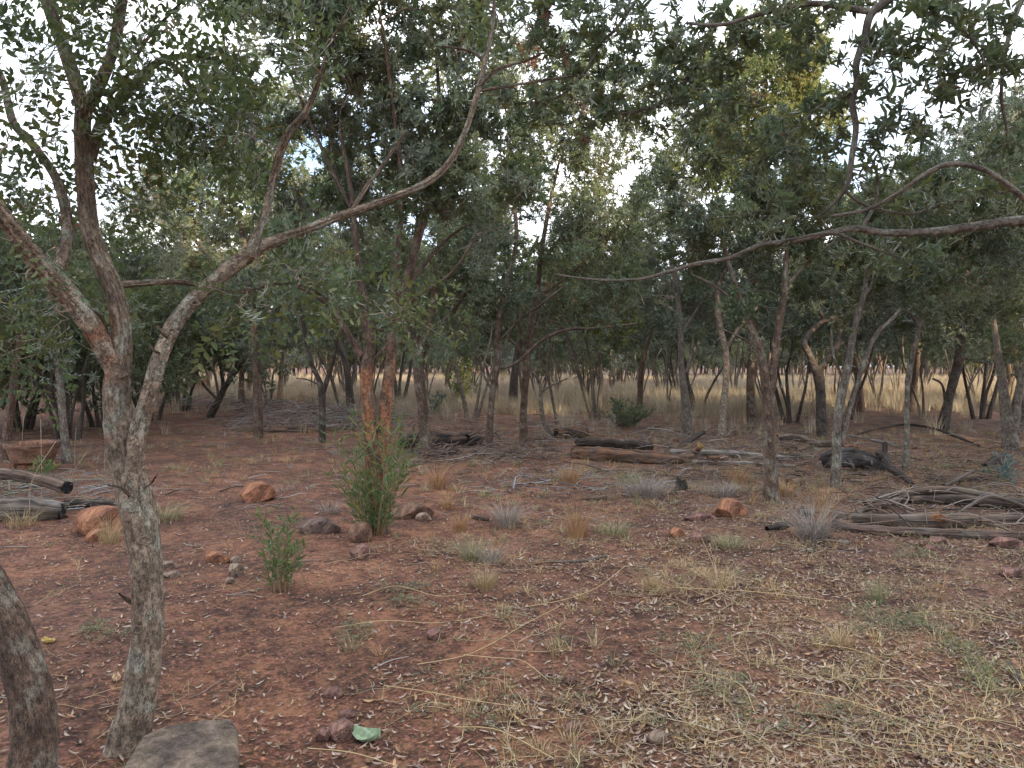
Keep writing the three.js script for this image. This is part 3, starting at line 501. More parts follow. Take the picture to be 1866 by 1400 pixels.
traced({ name: 'lichened_tree', label: 'grey lichen-covered tree with two leaning stems in front of the burnt stump', d: 9.4, bark: 'grey', lichen: 0.8, seed: 113, green: 'near', leaf: 'mid', gap: 0.5, fill: 0.36, stray: 0.06, bare: [[1560, 620, 0, 70, 60, 0.6, 34]],
  stems: [[[1522, 892, 19], [1525, 840, 16], [1525, 790, 15], [1532, 730, 16], [1545, 670, 14], [1553, 620, 12], [1562, 580, 11], [1576, 530, 9], [1582, 460, 6]], [[1535, 800, 11], [1548, 745, 10], [1565, 690, 9], [1582, 640, 9], [1600, 605, 8], [1622, 585, 7], [1642, 562, 5]], [[1540, 700, 6, 0.1], [1520, 650, 5, 0.1], [1515, 600, 4, 0.1]], [[1575, 540, 6], [1620, 470, 5], [1660, 420, 4]]],
  blobs: [[1590, 420, 0.4, 90, 50, 0.7, 22], [1660, 500, 0.3, 80, 50, 0.6, 20], [1540, 500, 0.5, 60, 40, 0.6, 12], [1680, 380, 0.5, 90, 50, 0.7, 20]] });
traced({ name: 'bent_sapling', label: 'slim pale sapling standing behind the crooked black branch', d: 10.8, bark: 'grey', lichen: 0.5, seed: 114, green: 'mid', leaf: 'mid', gap: 0.5, fill: 0.36, stray: 0.06,
  stems: [[[1650, 862, 15], [1653, 800, 12], [1653, 740, 10], [1655, 690, 11], [1663, 650, 10], [1672, 610, 9], [1682, 570, 8], [1692, 520, 6], [1700, 460, 4]], [[1676, 600, 6], [1662, 575, 6], [1645, 562, 4]], [[1684, 565, 6], [1720, 520, 5], [1760, 480, 4]]],
  blobs: [[1720, 450, 0.3, 90, 50, 0.8, 22], [1780, 520, 0.4, 80, 50, 0.8, 20], [1830, 440, 0.6, 80, 60, 0.8, 20], [1760, 370, 0.6, 100, 50, 0.8, 20]] });
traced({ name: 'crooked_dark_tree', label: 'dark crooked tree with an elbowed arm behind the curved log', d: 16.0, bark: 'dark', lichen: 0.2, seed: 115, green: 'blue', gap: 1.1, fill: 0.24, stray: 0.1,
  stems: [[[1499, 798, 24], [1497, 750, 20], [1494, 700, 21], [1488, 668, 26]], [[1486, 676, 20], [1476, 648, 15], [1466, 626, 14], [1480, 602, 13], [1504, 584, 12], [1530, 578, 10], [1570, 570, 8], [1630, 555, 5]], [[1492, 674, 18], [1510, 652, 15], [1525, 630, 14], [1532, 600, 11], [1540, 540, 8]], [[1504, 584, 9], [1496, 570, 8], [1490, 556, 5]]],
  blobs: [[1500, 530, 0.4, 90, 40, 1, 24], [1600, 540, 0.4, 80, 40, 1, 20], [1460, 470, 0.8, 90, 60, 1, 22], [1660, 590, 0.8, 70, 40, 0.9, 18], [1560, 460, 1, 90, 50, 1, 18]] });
traced({ name: 'leaning_dark_tree', label: 'dark tree leaning over its shadowed foot beyond the dead branches', d: 17.5, bark: 'dark', lichen: 0.2, seed: 116, green: 'mid', gap: 1.1, fill: 0.24, stray: 0.1, bare: [[1760, 640, 0, 100, 40, 1.2, 44]],
  stems: [[[1719, 788, 26], [1727, 740, 19], [1736, 700, 19], [1748, 655, 20], [1752, 610, 19], [1762, 560, 15], [1770, 500, 10]], [[1752, 650, 9], [1790, 660, 7], [1830, 655, 5]], [[1724, 745, 6], [1716, 700, 5], [1700, 690, 4]], [[1756, 590, 8], [1710, 540, 7], [1680, 500, 5]]],
  blobs: [[1740, 560, 0.5, 100, 50, 1.2, 40], [1820, 600, 0.3, 80, 50, 1.1, 30], [1680, 580, 0.7, 70, 50, 1, 24], [1800, 500, 0.8, 90, 50, 1.1, 24]] });
traced({ name: 'many_stemmed_tree', label: 'grey many-stemmed tree beside the blue-green plant', d: 13.4, bark: 'grey', lichen: 0.3, seed: 117, green: 'mid', gap: 1.1, fill: 0.24, stray: 0.1, bare: [[1810, 640, 0, 70, 50, 1.0, 34]],
  stems: [[[1842, 824, 34], [1838, 780, 28], [1832, 740, 22], [1826, 690, 17], [1818, 640, 14], [1810, 580, 10]], [[1846, 780, 22], [1853, 735, 18], [1862, 690, 15], [1880, 630, 12]], [[1852, 790, 16, 0.1], [1868, 760, 14, 0.1], [1862, 720, 11, 0.1], [1850, 660, 9, 0.2]]],
  blobs: [[1830, 560, 0.2, 80, 60, 1, 30], [1880, 480, 0.4, 80, 70, 1, 26], [1870, 620, 0.2, 50, 40, 0.8, 14]] });
traced({ name: 'pink_stemmed_tree', label: 'pinkish smooth tree forking beside the terracotta planter', d: 12.0, bark: 'red', lichen: 0.1, seed: 118, green: 'mid', gap: 1.1, fill: 0.24, stray: 0.1,
  stems: [[[8, 840, 22], [14, 780, 18], [24, 710, 17], [30, 660, 15], [38, 625, 14]], [[36, 632, 12], [46, 605, 8], [58, 595, 6], [75, 560, 4]], [[36, 632, 10], [30, 605, 8], [20, 570, 6], [10, 500, 4]], [[28, 650, 8], [15, 620, 7], [0, 608, 6], [-30, 590, 4]]],
  blobs: [[40, 520, 0.2, 80, 60, 0.9, 28], [-40, 560, 0, 80, 60, 0.9, 20], [100, 480, 0.5, 70, 60, 0.9, 18]] });
traced({ name: 'mottled_tree', label: 'slim grey mottled tree standing just behind the terracotta planter', d: 11.7, bark: 'grey', lichen: 0.6, seed: 119, green: 'mid', gap: 1.1, fill: 0.24, stray: 0.1,
  stems: [[[122, 846, 22], [118, 800, 17], [112, 740, 15], [108, 690, 15], [102, 640, 14], [92, 600, 12], [86, 550, 9]], [[110, 690, 6], [122, 665, 5], [132, 655, 3]], [[92, 605, 7], [120, 560, 6], [160, 520, 4]]],
  blobs: [[100, 520, 0.3, 80, 50, 0.9, 26], [180, 500, 0.5, 80, 60, 0.9, 26], [60, 450, 0.5, 80, 60, 0.9, 18]] });
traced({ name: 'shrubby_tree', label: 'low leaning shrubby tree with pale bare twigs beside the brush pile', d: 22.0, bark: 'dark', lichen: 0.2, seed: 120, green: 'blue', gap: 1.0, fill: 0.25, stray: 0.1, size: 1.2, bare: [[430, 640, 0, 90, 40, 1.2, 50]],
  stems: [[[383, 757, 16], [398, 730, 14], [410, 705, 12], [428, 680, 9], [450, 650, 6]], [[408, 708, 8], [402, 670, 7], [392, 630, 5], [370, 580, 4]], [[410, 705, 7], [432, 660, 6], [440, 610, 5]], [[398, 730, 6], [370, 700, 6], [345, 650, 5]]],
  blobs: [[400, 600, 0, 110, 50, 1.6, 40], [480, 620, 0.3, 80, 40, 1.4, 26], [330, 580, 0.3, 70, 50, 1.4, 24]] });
// taller trees farther back that catch the last sun
traced({ name: 'tall_tree', label: 'tall yellow-green tree rising above the rest behind the crooked hanging bough', d: 18, bark: 'brown', seed: 121, green: 'yellow', gap: 0.7, fill: 0.6, stray: 0.1, size: 1.15,
  stems: [[[1372, 783, 20], [1368, 700, 18], [1372, 600, 16], [1380, 480, 14], [1375, 350, 11], [1390, 220, 8], [1400, 100, 5]], [[1376, 520, 10], [1320, 400, 8], [1290, 280, 5]], [[1376, 430, 9], [1440, 320, 7], [1470, 210, 4]]],
  blobs: [[1390, 120, 0, 90, 55, 1.3, 44], [1330, 220, 0, 80, 60, 1.2, 34], [1450, 220, 0, 60, 60, 1, 26], [1390, 320, 0, 110, 60, 1.3, 34], [1280, 310, 0, 60, 50, 1, 18], [1260, 150, 0.5, 60, 45, 1, 16]] });
traced({ name: 'broad_tree', label: 'broad tree with rusty seed bunches beyond the long grey branch', d: 15, bark: 'brown', seed: 122, green: 'grey', gap: 1.1, fill: 0.36, stray: 0.1, browns: 0.04,
  stems: [[[1905, 805, 24], [1900, 700, 22], [1890, 560, 18], [1880, 430, 14], [1870, 320, 9]], [[1890, 560, 12], [1820, 440, 9], [1790, 330, 6]], [[1880, 450, 10], [1930, 330, 8], [1940, 250, 5]]],
  blobs: [[1840, 230, 0, 90, 50, 1.1, 34], [1790, 290, 0, 70, 40, 1, 20], [1900, 320, 0, 100, 70, 1.2, 34], [1730, 330, 0.4, 60, 40, 0.9, 12]] });
traced({ name: 'pale_crowned_tree', label: 'broad pale green tree behind the forked tree, sky showing through', d: 15.5, bark: 'brown', seed: 123, green: 'grey', gap: 1.1, fill: 0.36, stray: 0.1, browns: 0.02,
  stems: [[[470, 752, 20], [468, 680, 17], [462, 600, 15], [455, 500, 13], [440, 420, 10], [420, 350, 7]], [[462, 590, 11], [400, 500, 9], [350, 430, 6]], [[456, 500, 10], [500, 420, 8], [520, 350, 5]]],
  blobs: [[400, 360, 0, 100, 50, 1.1, 34], [320, 400, 0, 70, 60, 1.1, 26], [500, 360, 0, 90, 60, 1.1, 30], [300, 470, 0.3, 70, 50, 1, 22], [420, 470, 0.2, 90, 50, 1, 26], [540, 300, 0.3, 60, 60, 1, 16], [430, 230, 0.3, 90, 60, 1.1, 26], [530, 190, 0.3, 70, 60, 1, 18], [330, 290, 0.3, 60, 50, 1, 16]] });
console.log('traced trees done');

// --- trees of the wood behind: eight kinds, copied
function kindOfTree(seed, { h, spread, stems, base, r, bark, green, n, dense, flat = 0.5, browns = 0.006 }) {
  const rng = rngOf(seed), g = new THREE.Group(), nodes = [], col = barkColor(bark, 0.25), b = new Buf();
  for (let s = 0; s < stems; s++) {
    const w = rng() * 6.28, lean = stems > 1 ? 0.16 + rng() * 0.22 : 0.1 * rng(), pts = [], rad = [], H = h * (0.72 + rng() * 0.15), m = 6;
    const r0 = r * (stems > 1 ? 0.65 + rng() * 0.4 : 1);
    let kx = 0, kz = 0;
    for (let i = 0; i <= m; i++) { const t = i / m; kx += (rng() - 0.5) * 0.13 * h * (i > 0); kz += (rng() - 0.5) * 0.13 * h * (i > 0); pts.push(V(Math.cos(w) * (lean * H * t + 0.05 * s) + kx * t, H * t - (i ? 0 : 0.15), Math.sin(w) * (lean * H * t + 0.05 * s) + kz * t)); rad.push(r0 * (i ? lerp(1, 0.28, t) : 1.3)); }
    b.tube(pts, rad, { radial: 7, seg: 16, col, bump: 0.25, bf: 5 });
    const c = new THREE.CatmullRomCurve3(pts, false, 'centripetal');
    for (let i = 0; i <= 20; i++) { const t = i / 20; if (t * H < base * 0.75) continue; nodes.push({ p: c.getPoint(t), r: r0 * lerp(1, 0.28, t) }); }
  }
  const aims = [], lobes = 7 + Math.floor(rng() * 4);
  for (let k = 0; k < lobes; k++) {
    const w = k * 2.4 + rng(), q = Math.sqrt((k + 0.4) / lobes) * spread * 0.72, y = lerp(h * 0.92, base + 0.45, Math.pow(q / spread, 1.3) * flat * 1.6 * (0.4 + rng()));
    const bl = { c: V(Math.cos(w) * q, Math.min(h * 0.95, y), Math.sin(w) * q), r: V(spread * 0.36, h * 0.12, spread * 0.36) };
    for (let i = 0; i < (h > 8 ? 0.15 : 0.115) * n / lobes; i++) aims.push(inBlob(bl, rng));
  }
  const gr = grow(nodes, aims, rng, { leafGap: 0.85 / dense, stray: 0.12, thick: 1.5, from: 0.4 });
  for (const t of gr.twigs) b.tube(t.pts, t.rad, { radial: 3, seg: 3, col: () => BARK[bark], capEnd: false });
  part('trunk', b.geo(), farBarkMat, g);
  if (base > 1.2 && h < 8) gr.leaves = gr.leaves.filter((l) => l.p.y > 2.1 || rng() < 0.3);
  crown(g, gr.leaves, LEAF.large, GREEN[green], rng, { browns });
  return g;
}
const KINDS = [
  kindOfTree(201, { h: 5.2, spread: 2.3, stems: 1, base: 1.9, r: 0.1, bark: 'brown', green: 'mid', n: 120, dense: 1.1 }),
  kindOfTree(202, { h: 4.6, spread: 2.5, stems: 3, base: 1.7, r: 0.085, bark: 'grey', green: 'grey', n: 130, dense: 1.1 }),
  kindOfTree(203, { h: 5.8, spread: 2.2, stems: 2, base: 2.1, r: 0.11, bark: 'red', green: 'mid', n: 120, dense: 1.1 }),
  kindOfTree(204, { h: 4.0, spread: 2.2, stems: 4, base: 1.4, r: 0.06, bark: 'dark', green: 'blue', n: 120, dense: 1.15 }),
  kindOfTree(205, { h: 6.4, spread: 2.6, stems: 1, base: 2.2, r: 0.13, bark: 'dark', green: 'grey', n: 140, dense: 1.1, browns: 0.015 }),
  kindOfTree(206, { h: 3.4, spread: 1.5, stems: 2, base: 1.6, r: 0.045, bark: 'brown', green: 'yellow', n: 70, dense: 1 }),
  kindOfTree(207, { h: 3.2, spread: 2.3, stems: 6, base: 0.8, r: 0.05, bark: 'dark', green: 'near', n: 170, dense: 1.3, flat: 0.8 }),
  kindOfTree(208, { h: 9.4, spread: 4.2, stems: 2, base: 1.6, r: 0.2, bark: 'brown', green: 'near', n: 820, dense: 1.5, flat: 0.9 }),
  kindOfTree(209, { h: 4.3, spread: 1.9, stems: 3, base: 2.0, r: 0.05, bark: 'grey', green: 'mid', n: 110, dense: 1 }),
  kindOfTree(210, { h: 3.8, spread: 1.7, stems: 2, base: 1.8, r: 0.045, bark: 'brown', green: 'grey', n: 100, dense: 1 }),
];
const WOOD = [
  ['slender_wood_tree', 'slender brown tree with a small round crown among the far wood in dry grass'],
  ['grey_wood_tree', 'grey three-stemmed tree among the far wood in dry grass'],
  ['red_wood_tree', 'reddish two-stemmed tree among the far wood in dry grass'],
  ['dark_wood_tree', 'dark many-stemmed small tree among the far wood in dry grass'],
  ['stout_wood_tree', 'stout dark single-trunk tree among the far wood in dry grass'],
  ['wood_sapling', 'thin yellowish sapling among the far wood in dry grass'],
  ['thicket_bush', 'dense dark bushy tree with low tangled stems in the thicket beyond the planter'],
  ['shade_tree', 'big dense tree standing behind the photographer and shading the clearing'],
  ['slim_wood_tree', 'slim crooked grey tree with three thin stems among the far wood'],
  ['young_wood_tree', 'thin brown young tree with two crooked stems among the far wood'],
];
function plant(k, x, z, turn, s, label) {
  const t = KINDS[k].clone(); t.name = numbered(WOOD[k][0]); scene.add(t); t.position.set(x, gh(x, z) - 0.02, z); t.rotation.y = turn; t.scale.set(s, s * (0.92 + 0.16 * ((turn * 7) % 1)), s);
  tag(t, label || WOOD[k][1], k === 6 ? 'bush' : 'tree', k === 7 ? 'shade trees behind the photographer' : k === 6 ? 'dark bushes of the thicket' : `${WOOD[k][0].replaceAll('_', ' ')}s of the far wood`);
  return t;
}
{
  const r = rngOf(301), placed = [];
  const clear = (x, z, s) => placed.every(([a, b]) => Math.hypot(a - x, b - z) > s);
  const put = (k, x, z, s) => { placed.push([x, z]); plant(k, x, z, r() * 6.28, s); };
  // thicket beyond the planter
  for (const [px, d, s] of [[-60, 15.5, 1.0], [40, 17.5, 1.1], [120, 15.6, 0.95], [190, 18.5, 1.15], [270, 21, 1.2], [-140, 18, 1.2], [330, 25, 1.1]]) { const p = P(px, 700, d); put(6, p.x, p.z, s); }
  // small trees between the traced ones and the grass
  for (const [k, px, d, s] of [[1, 1090, 20.5, 1], [0, 1165, 24, 1], [3, 1440, 20, 1], [0, 1660, 24, 1.1], [4, 640, 22, 0.95], [5, 1020, 19, 1.1], [3, 1270, 25, 1.1], [1, 730, 28, 1.1], [3, 1790, 21, 1.1], [2, 1570, 24, 1.1], [0, 440, 29, 1.15]]) { const p = P(px, 700, d); put(k, p.x, p.z, s); }
  // wood over the dry grass
  let guard = 0, got = 0;
  while (got < 50 && guard++ < 9000) {
    const z = -(22 + 40 * Math.pow(r(), 0.7)), x = (r() * 2 - 1) * (-z * 0.72 + 3), px = CX + x / -z * F;
    if (!clear(x, z, 1.7) || (px > 690 && px < 870 && z > -38) || (px > 250 && px < 560 && z > -24)) continue;
    const kk = [0, 1, 2, 3, 4, 5, 0, 4, 2, 5][Math.floor(r() * 10)]; put(kk, x, z, 0.85 + r() * 0.4); got++;
  }
  got = 0; guard = 0;
  while (got < 96 && guard++ < 9000) { const z = -(18 + 34 * Math.pow(r(), 0.8)), x = (r() * 2 - 1) * (-z * 0.7 + 2), px = CX + x / -z * F; if (!clear(x, z, 1.2) || (px > 700 && px < 860 && z > -32) || (px > 250 && px < 560 && z > -25)) continue; put(8 + Math.floor(r() * 2), x, z, 0.8 + r() * 0.45); got++; }
  // closing wood
  got = 0; guard = 0;
  while (got < 60 && guard++ < 9000) { const z = -(60 + 38 * r()), x = (r() * 2 - 1) * (-z * 0.74 + 4); if (!clear(x, z, 2.6)) continue; put([0, 2, 4, 1, 3][Math.floor(r() * 5)], x, z, 1.05 + r() * 0.5); got++; }
  for (let k = 0; k < 20; k++) { const z = -(52 + 42 * r()), x = (r() * 2 - 1) * -z * 0.7; if (!clear(x, z, 2)) continue; placed.push([x, z]); plant(6, x, z, r() * 6.28, 0.9 + r() * 0.4, 'low dense dark bush far off in the dry grass').userData.group = 'far bushes in the dry grass'; }
  // beside the view
  for (const [k, x, z, s] of [[4, -7.5, -4.5, 1], [0, -9.5, -9, 1.05], [2, 8.2, -7.5, 1], [4, 10.5, -12, 1.05], [1, 12.5, -17, 1.1], [0, -13.5, -15, 1.1]]) put(k, x, z, s);
  // shade behind
  for (const [x, z, s] of [[-6, 13, 1.05], [2, 12, 1.05], [7, 11, 1.05], [11, 15, 1.1], [16, 12, 1.05], [22, 14, 1.1], [28, 12, 1.1], [35, 14, 1.1], [42, 11, 1.1], [13, 21, 1.2], [24, 21, 1.2], [50, 14, 1.15]]) { placed.push([x, z]); plant(7, x, z, r() * 6.28, s); }
}
{
  const r = rngOf(302), list = [], b = new Buf();
  for (let k = 0; k < 5200; k++) { const d = 98 + 34 * r(), x = (r() * 2 - 1) * d * 0.8, h = k < 2200 ? 2.6 * r() : 0.3 + 6.8 * Math.pow(r(), 0.85) + 1.6 * noise(x * 0.12, 3, d * 0.1); list.push([V(x, Math.max(0.4, h), -d), r() * 6.28, 1.7 + r() * 1.3]); }
  for (let k = 0; k < 420; k++) { const d = 97 + 30 * r(), x = (r() * 2 - 1) * d * 0.78, y = gh(x, -d); b.tube([V(x, y - 0.2, -d), V(x + (r() - 0.5) * 0.6, y + 1.6, -d), V(x + (r() - 0.5) * 1.4, y + 3.6, -d)], [0.14, 0.11, 0.06], { radial: 5, seg: 4, col: () => [0.2, 0.15, 0.12], capEnd: false }); }
  const t = thing('far_wood', 'far-off line of dense trees closing the dry grass', 'wood'); t.userData.kind = 'stuff';
  part('trunks', b.geo(), twigMat, t, 'stuff');
  const im = new THREE.InstancedMesh(LEAF.large[0], leafMat, list.length); im.name = 'crowns'; im.userData.kind = 'stuff'; t.add(im);
  list.forEach(([p, a, s], i) => { im.setMatrixAt(i, matrixAt(p, V(0.3 * (r() - 0.5), 1, 0.3 * (r() - 0.5)).normalize(), a, s)); const q = [GREEN.mid, GREEN.grey, GREEN.yellow][Math.floor(r() * 3)]; im.setColorAt(i, C(...q[i % 4])); });
}
console.log('wood done');

// ------------------------------------------------------------------ rocks
function rockGeo(seed, sx, sy, sz, planes = 9, rough = 0.05, round = 0) {
  const r = rngOf(seed), cuts = [];
  for (let k = 0; k < planes; k++) { const w = k * 2.4 + r(), e = Math.asin(2 * ((k + 0.5) / planes) - 1) + (r() - 0.5) * 0.5; cuts.push([V(Math.cos(w) * Math.cos(e), Math.sin(e), Math.sin(w) * Math.cos(e)), 0.72 + r() * 0.3]); }
  cuts.push([V(0.1 * (r() - 0.5), 1, 0.1 * (r() - 0.5)).normalize(), 0.8], [V(0, -1, 0), 0.8]);
  let g = new THREE.IcosahedronGeometry(1, 11); g.deleteAttribute('uv'); g.deleteAttribute('normal'); g = mergeVertices(g);
  const p = g.attributes.position, v = V();
  const uv = new Float32Array(p.count * 2);
  for (let i = 0; i < p.count; i++) {
    v.fromBufferAttribute(p, i).normalize(); let k = 1.25; for (const [n, d] of cuts) { const q = v.dot(n); if (q > 0.05) k = Math.min(k, d / q); }
    k = lerp(k, 0.95, round) * (1 + rough * fbm(v.x * 3 + seed, v.y * 3, v.z * 3, 4)); v.multiplyScalar(k); p.setXYZ(i, v.x * sx, v.y * sy, v.z * sz);
    uv[2 * i] = (v.x * sx + v.z * sz * 0.6) / 0.35; uv[2 * i + 1] = (v.y * sy + v.z * sz * 0.7 - v.x * sx * 0.2) / 0.35;
  }
  g.setAttribute('uv', new THREE.BufferAttribute(uv, 2)); g.computeVertexNormals();
  return toCreasedNormals(g, 0.32);
}
const rockMats = {};
function rockMat(c) { const k = c.join(); return rockMats[k] ||= new THREE.MeshStandardMaterial({ color: C(...c), map: rockTex[0], bumpMap: rockTex[1], bumpScale: 0.02, roughness: 0.95 }); }
const RED = [0.50, 0.21, 0.11], PINK = [0.37, 0.19, 0.145], TAN = [0.45, 0.31, 0.22], BROWN = [0.32, 0.17, 0.11], GREYB = [0.27, 0.17, 0.13];
// px, py = where its foot shows; w, h in pixels; depth ratio
let rk = 400;
function rock(name, px, py, w, h, color, label, { dz = 0.9, turn = 0, planes = 7, rough = 0.07, sink = 0.24, group, tilt = 0, round = 0 } = {}) {
  const p = onGround(px, py), d = -p.z, sx = w / 2 * d / F, sy = Math.max(h / 2 * d / F, 0.008) * (1 + sink);
  const m = single(name, rockGeo(rk++, sx / 0.92, sy / 0.9, sx * dz / 0.92, planes, rough, round), rockMat(color), label, 'rock', group);
  m.position.set(p.x, p.y + sy * (1 - 2 * sink), p.z - sx * dz * 0.8); m.rotation.set(tilt, turn, tilt * 0.5); return m;
}
rock('orange_rock', 462, 916, 52, 36, RED, 'angular orange rock alone on the open red soil', { turn: 0.3 });
rock('orange_rock', 176, 968, 76, 50, RED, 'blocky orange rock beside the cut log', { turn: 0.5 });
rock('orange_rock', 172, 982, 30, 22, RED, 'small orange rock leaning on the blocky orange rock', {});
rock('orange_rock', 1335, 945, 50, 34, RED, 'square orange rock near the foot of the slim forked tree', { turn: 0.1 });
rock('orange_rock', 1236, 982, 24, 18, RED, 'small orange rock on bare soil beside a pink stone', {});
rock('flat_rock', 748, 944, 66, 26, BROWN, 'flat reddish rock lying against the green shrub', { dz: 0.6, turn: 0.4, tilt: 0.1 });
rock('pale_stone', 771, 950, 26, 15, TAN, 'small pale stone next to the flat reddish rock', { round: 0.5 });
rock('round_rock', 655, 990, 40, 38, BROWN, 'rounded brown rock at the foot of the green shrub', { round: 0.6 });
rock('grey_slab', 577, 973, 62, 28, GREYB, 'grey-brown slab half buried between the two green shrubs', { dz: 0.7, sink: 0.3 });
rock('pink_rock', 657, 1020, 36, 26, PINK, 'pink angular rock in front of the rounded brown rock', { turn: 0.5 });
rock('pink_slab', 1279, 950, 46, 14, PINK, 'thin pink slab beside the square orange rock', { dz: 0.6, sink: 0.3 });
rock('pink_rock', 1277, 992, 32, 18, PINK, 'squat pink stone behind the dry straw litter', { sink: 0.3 });
rock('tan_stone', 425, 1056, 24, 24, TAN, 'tan upright chip of stone among small stones near the little shrub', { turn: 0.8 });
rock('tan_stone', 393, 1028, 42, 20, RED, 'long orange-brown stone in the group of small stones', { dz: 0.5, turn: -0.4 });
rock('tan_stone', 428, 1030, 16, 12, TAN, 'small tan pebble beside the long orange-brown stone', {});
rock('tan_stone', 418, 1070, 14, 12, TAN, 'small tan pebble in front of the upright chip of stone', {});
rock('tan_slab', 304, 1040, 30, 14, TAN, 'thin tan slab just behind the forked trunk', { dz: 0.6 });
rock('tan_slab', 312, 1058, 26, 12, TAN, 'tan flake of stone below the thin tan slab', { dz: 0.6, turn: 0.4 });
rock('pink_stone', 605, 1268, 30, 16, PINK, 'small pink stone lying alone on the dark soil', { round: 0.3 });
rock('pink_stone', 622, 1342, 44, 30, PINK, 'dark pink stone touching the green fallen leaf', { turn: 0.4 });
rock('pink_stone', 590, 1346, 28, 24, PINK, 'small pink stone beside the dark pink stone', { turn: 0.9 });
rock('pink_stone', 632, 1302, 24, 12, PINK, 'flat pink stone behind the dark pink stone', {});
rock('pink_stone', 793, 1170, 26, 18, PINK, 'pink cube-like stone amid straw and litter', { turn: 0.2 });
rock('pink_stone', 1041, 1252, 18, 18, PINK, 'pink square-faced stone in the leaf litter', { turn: 0.2 });
rock('pink_stone', 1046, 1338, 28, 18, PINK, 'pink rectangular stone beside a pale curled leaf', { turn: 0.1 });
rock('tan_stone', 1200, 1362, 34, 22, TAN, 'tan rounded stone half hidden in leaf litter', { round: 0.4 });
rock('pink_slab', 1714, 994, 30, 12, PINK, 'pink slab just in front of the long log', { dz: 0.6 });
rock('pink_slab', 1686, 998, 18, 10, PINK, 'tiny pink slab near the long log', { dz: 0.6 });
rock('pink_slab', 1836, 1000, 52, 20, PINK, 'wide pink slab in front of the end of the long log', { dz: 0.5 });
rock('pink_slab', 1847, 1052, 34, 16, PINK, 'pink slab lying apart on bare soil beyond the green weeds', { dz: 0.7 });
rock('pink_slab', 1702, 1006, 26, 9, PINK, 'low pink flake in front of the two pink slabs', { dz: 0.6 });
rock('termite_mound', 350, 716, 40, 30, [0.38, 0.17, 0.09], 'rounded orange earth mound at the thicket edge', { round: 0.6, rough: 0.25 });
// the big flat stone beside the forked tree
{
  const s = new THREE.Shape(); s.moveTo(-0.11, -0.3); s.lineTo(-0.155, 0.0); s.lineTo(-0.11, 0.06); s.lineTo(0.02, 0.085); s.lineTo(0.10, 0.08); s.lineTo(0.135, 0.03); s.lineTo(0.25, -0.3); s.closePath();
  let g = new THREE.ExtrudeGeometry(s, { depth: 0.17, bevelEnabled: true, bevelThickness: 0.028, bevelSize: 0.028, bevelSegments: 4, curveSegments: 4, steps: 4 });
  g.rotateX(-Math.PI / 2); const p = g.attributes.position, uv = [];
  for (let i = 0; i < p.count; i++) { const x = p.getX(i), y = p.getY(i), z = p.getZ(i); const k = 0.012 * fbm(x * 6, y * 6, z * 6 + 3, 4); p.setXYZ(i, x + k, y + k * 0.8 + 0.012 * Math.sin(x * 7 + 1), z - k); uv.push((x + y * 0.7) / 0.4, (z + y * 0.6) / 0.4); }
  g.setAttribute('uv', new THREE.Float32BufferAttribute(uv, 2)); g.computeVertexNormals(); g = toCreasedNormals(g, 0.8);
  const m = single('flat_stone', g, rockMat([0.27, 0.19, 0.135]), 'large flat-topped brown stone block beside the foot of the forked tree', 'rock');
  const q = onGround(352, 1400); m.position.set(q.x, q.y - 0.045, q.z + 0.02); m.rotation.y = 0.03;
}

// ------------------------------------------------------------------ logs and branches
const DEAD = { grey: [0.27, 0.215, 0.175], brown: [0.22, 0.145, 0.105], dark: [0.085, 0.062, 0.05], rust: [0.28, 0.14, 0.08], bleached: [0.38, 0.335, 0.30], ash: [0.24, 0.23, 0.23], red: [0.26, 0.165, 0.13] };
const cutMat = {}; const cutOf = (c) => cutMat[c.join()] ||= new THREE.MeshStandardMaterial({ color: C(...c), map: rockTex[0], bumpMap: rockTex[1], bumpScale: 0.01, roughness: 0.95 });
function deadColor(k, second) { const b = DEAD[k], s = DEAD[second || k]; return (x, y, z) => { const n = fbm(x * 6, y * 6, z * 6, 4), t = sstep(-0.08, 0.2, fbm(x * 3 + 9, y * 5, z * 3, 3)); const q = 1 + 0.9 * n; return [lerp(b[0], s[0], t) * q, lerp(b[1], s[1], t) * q, lerp(b[2], s[2], t) * q]; }; }
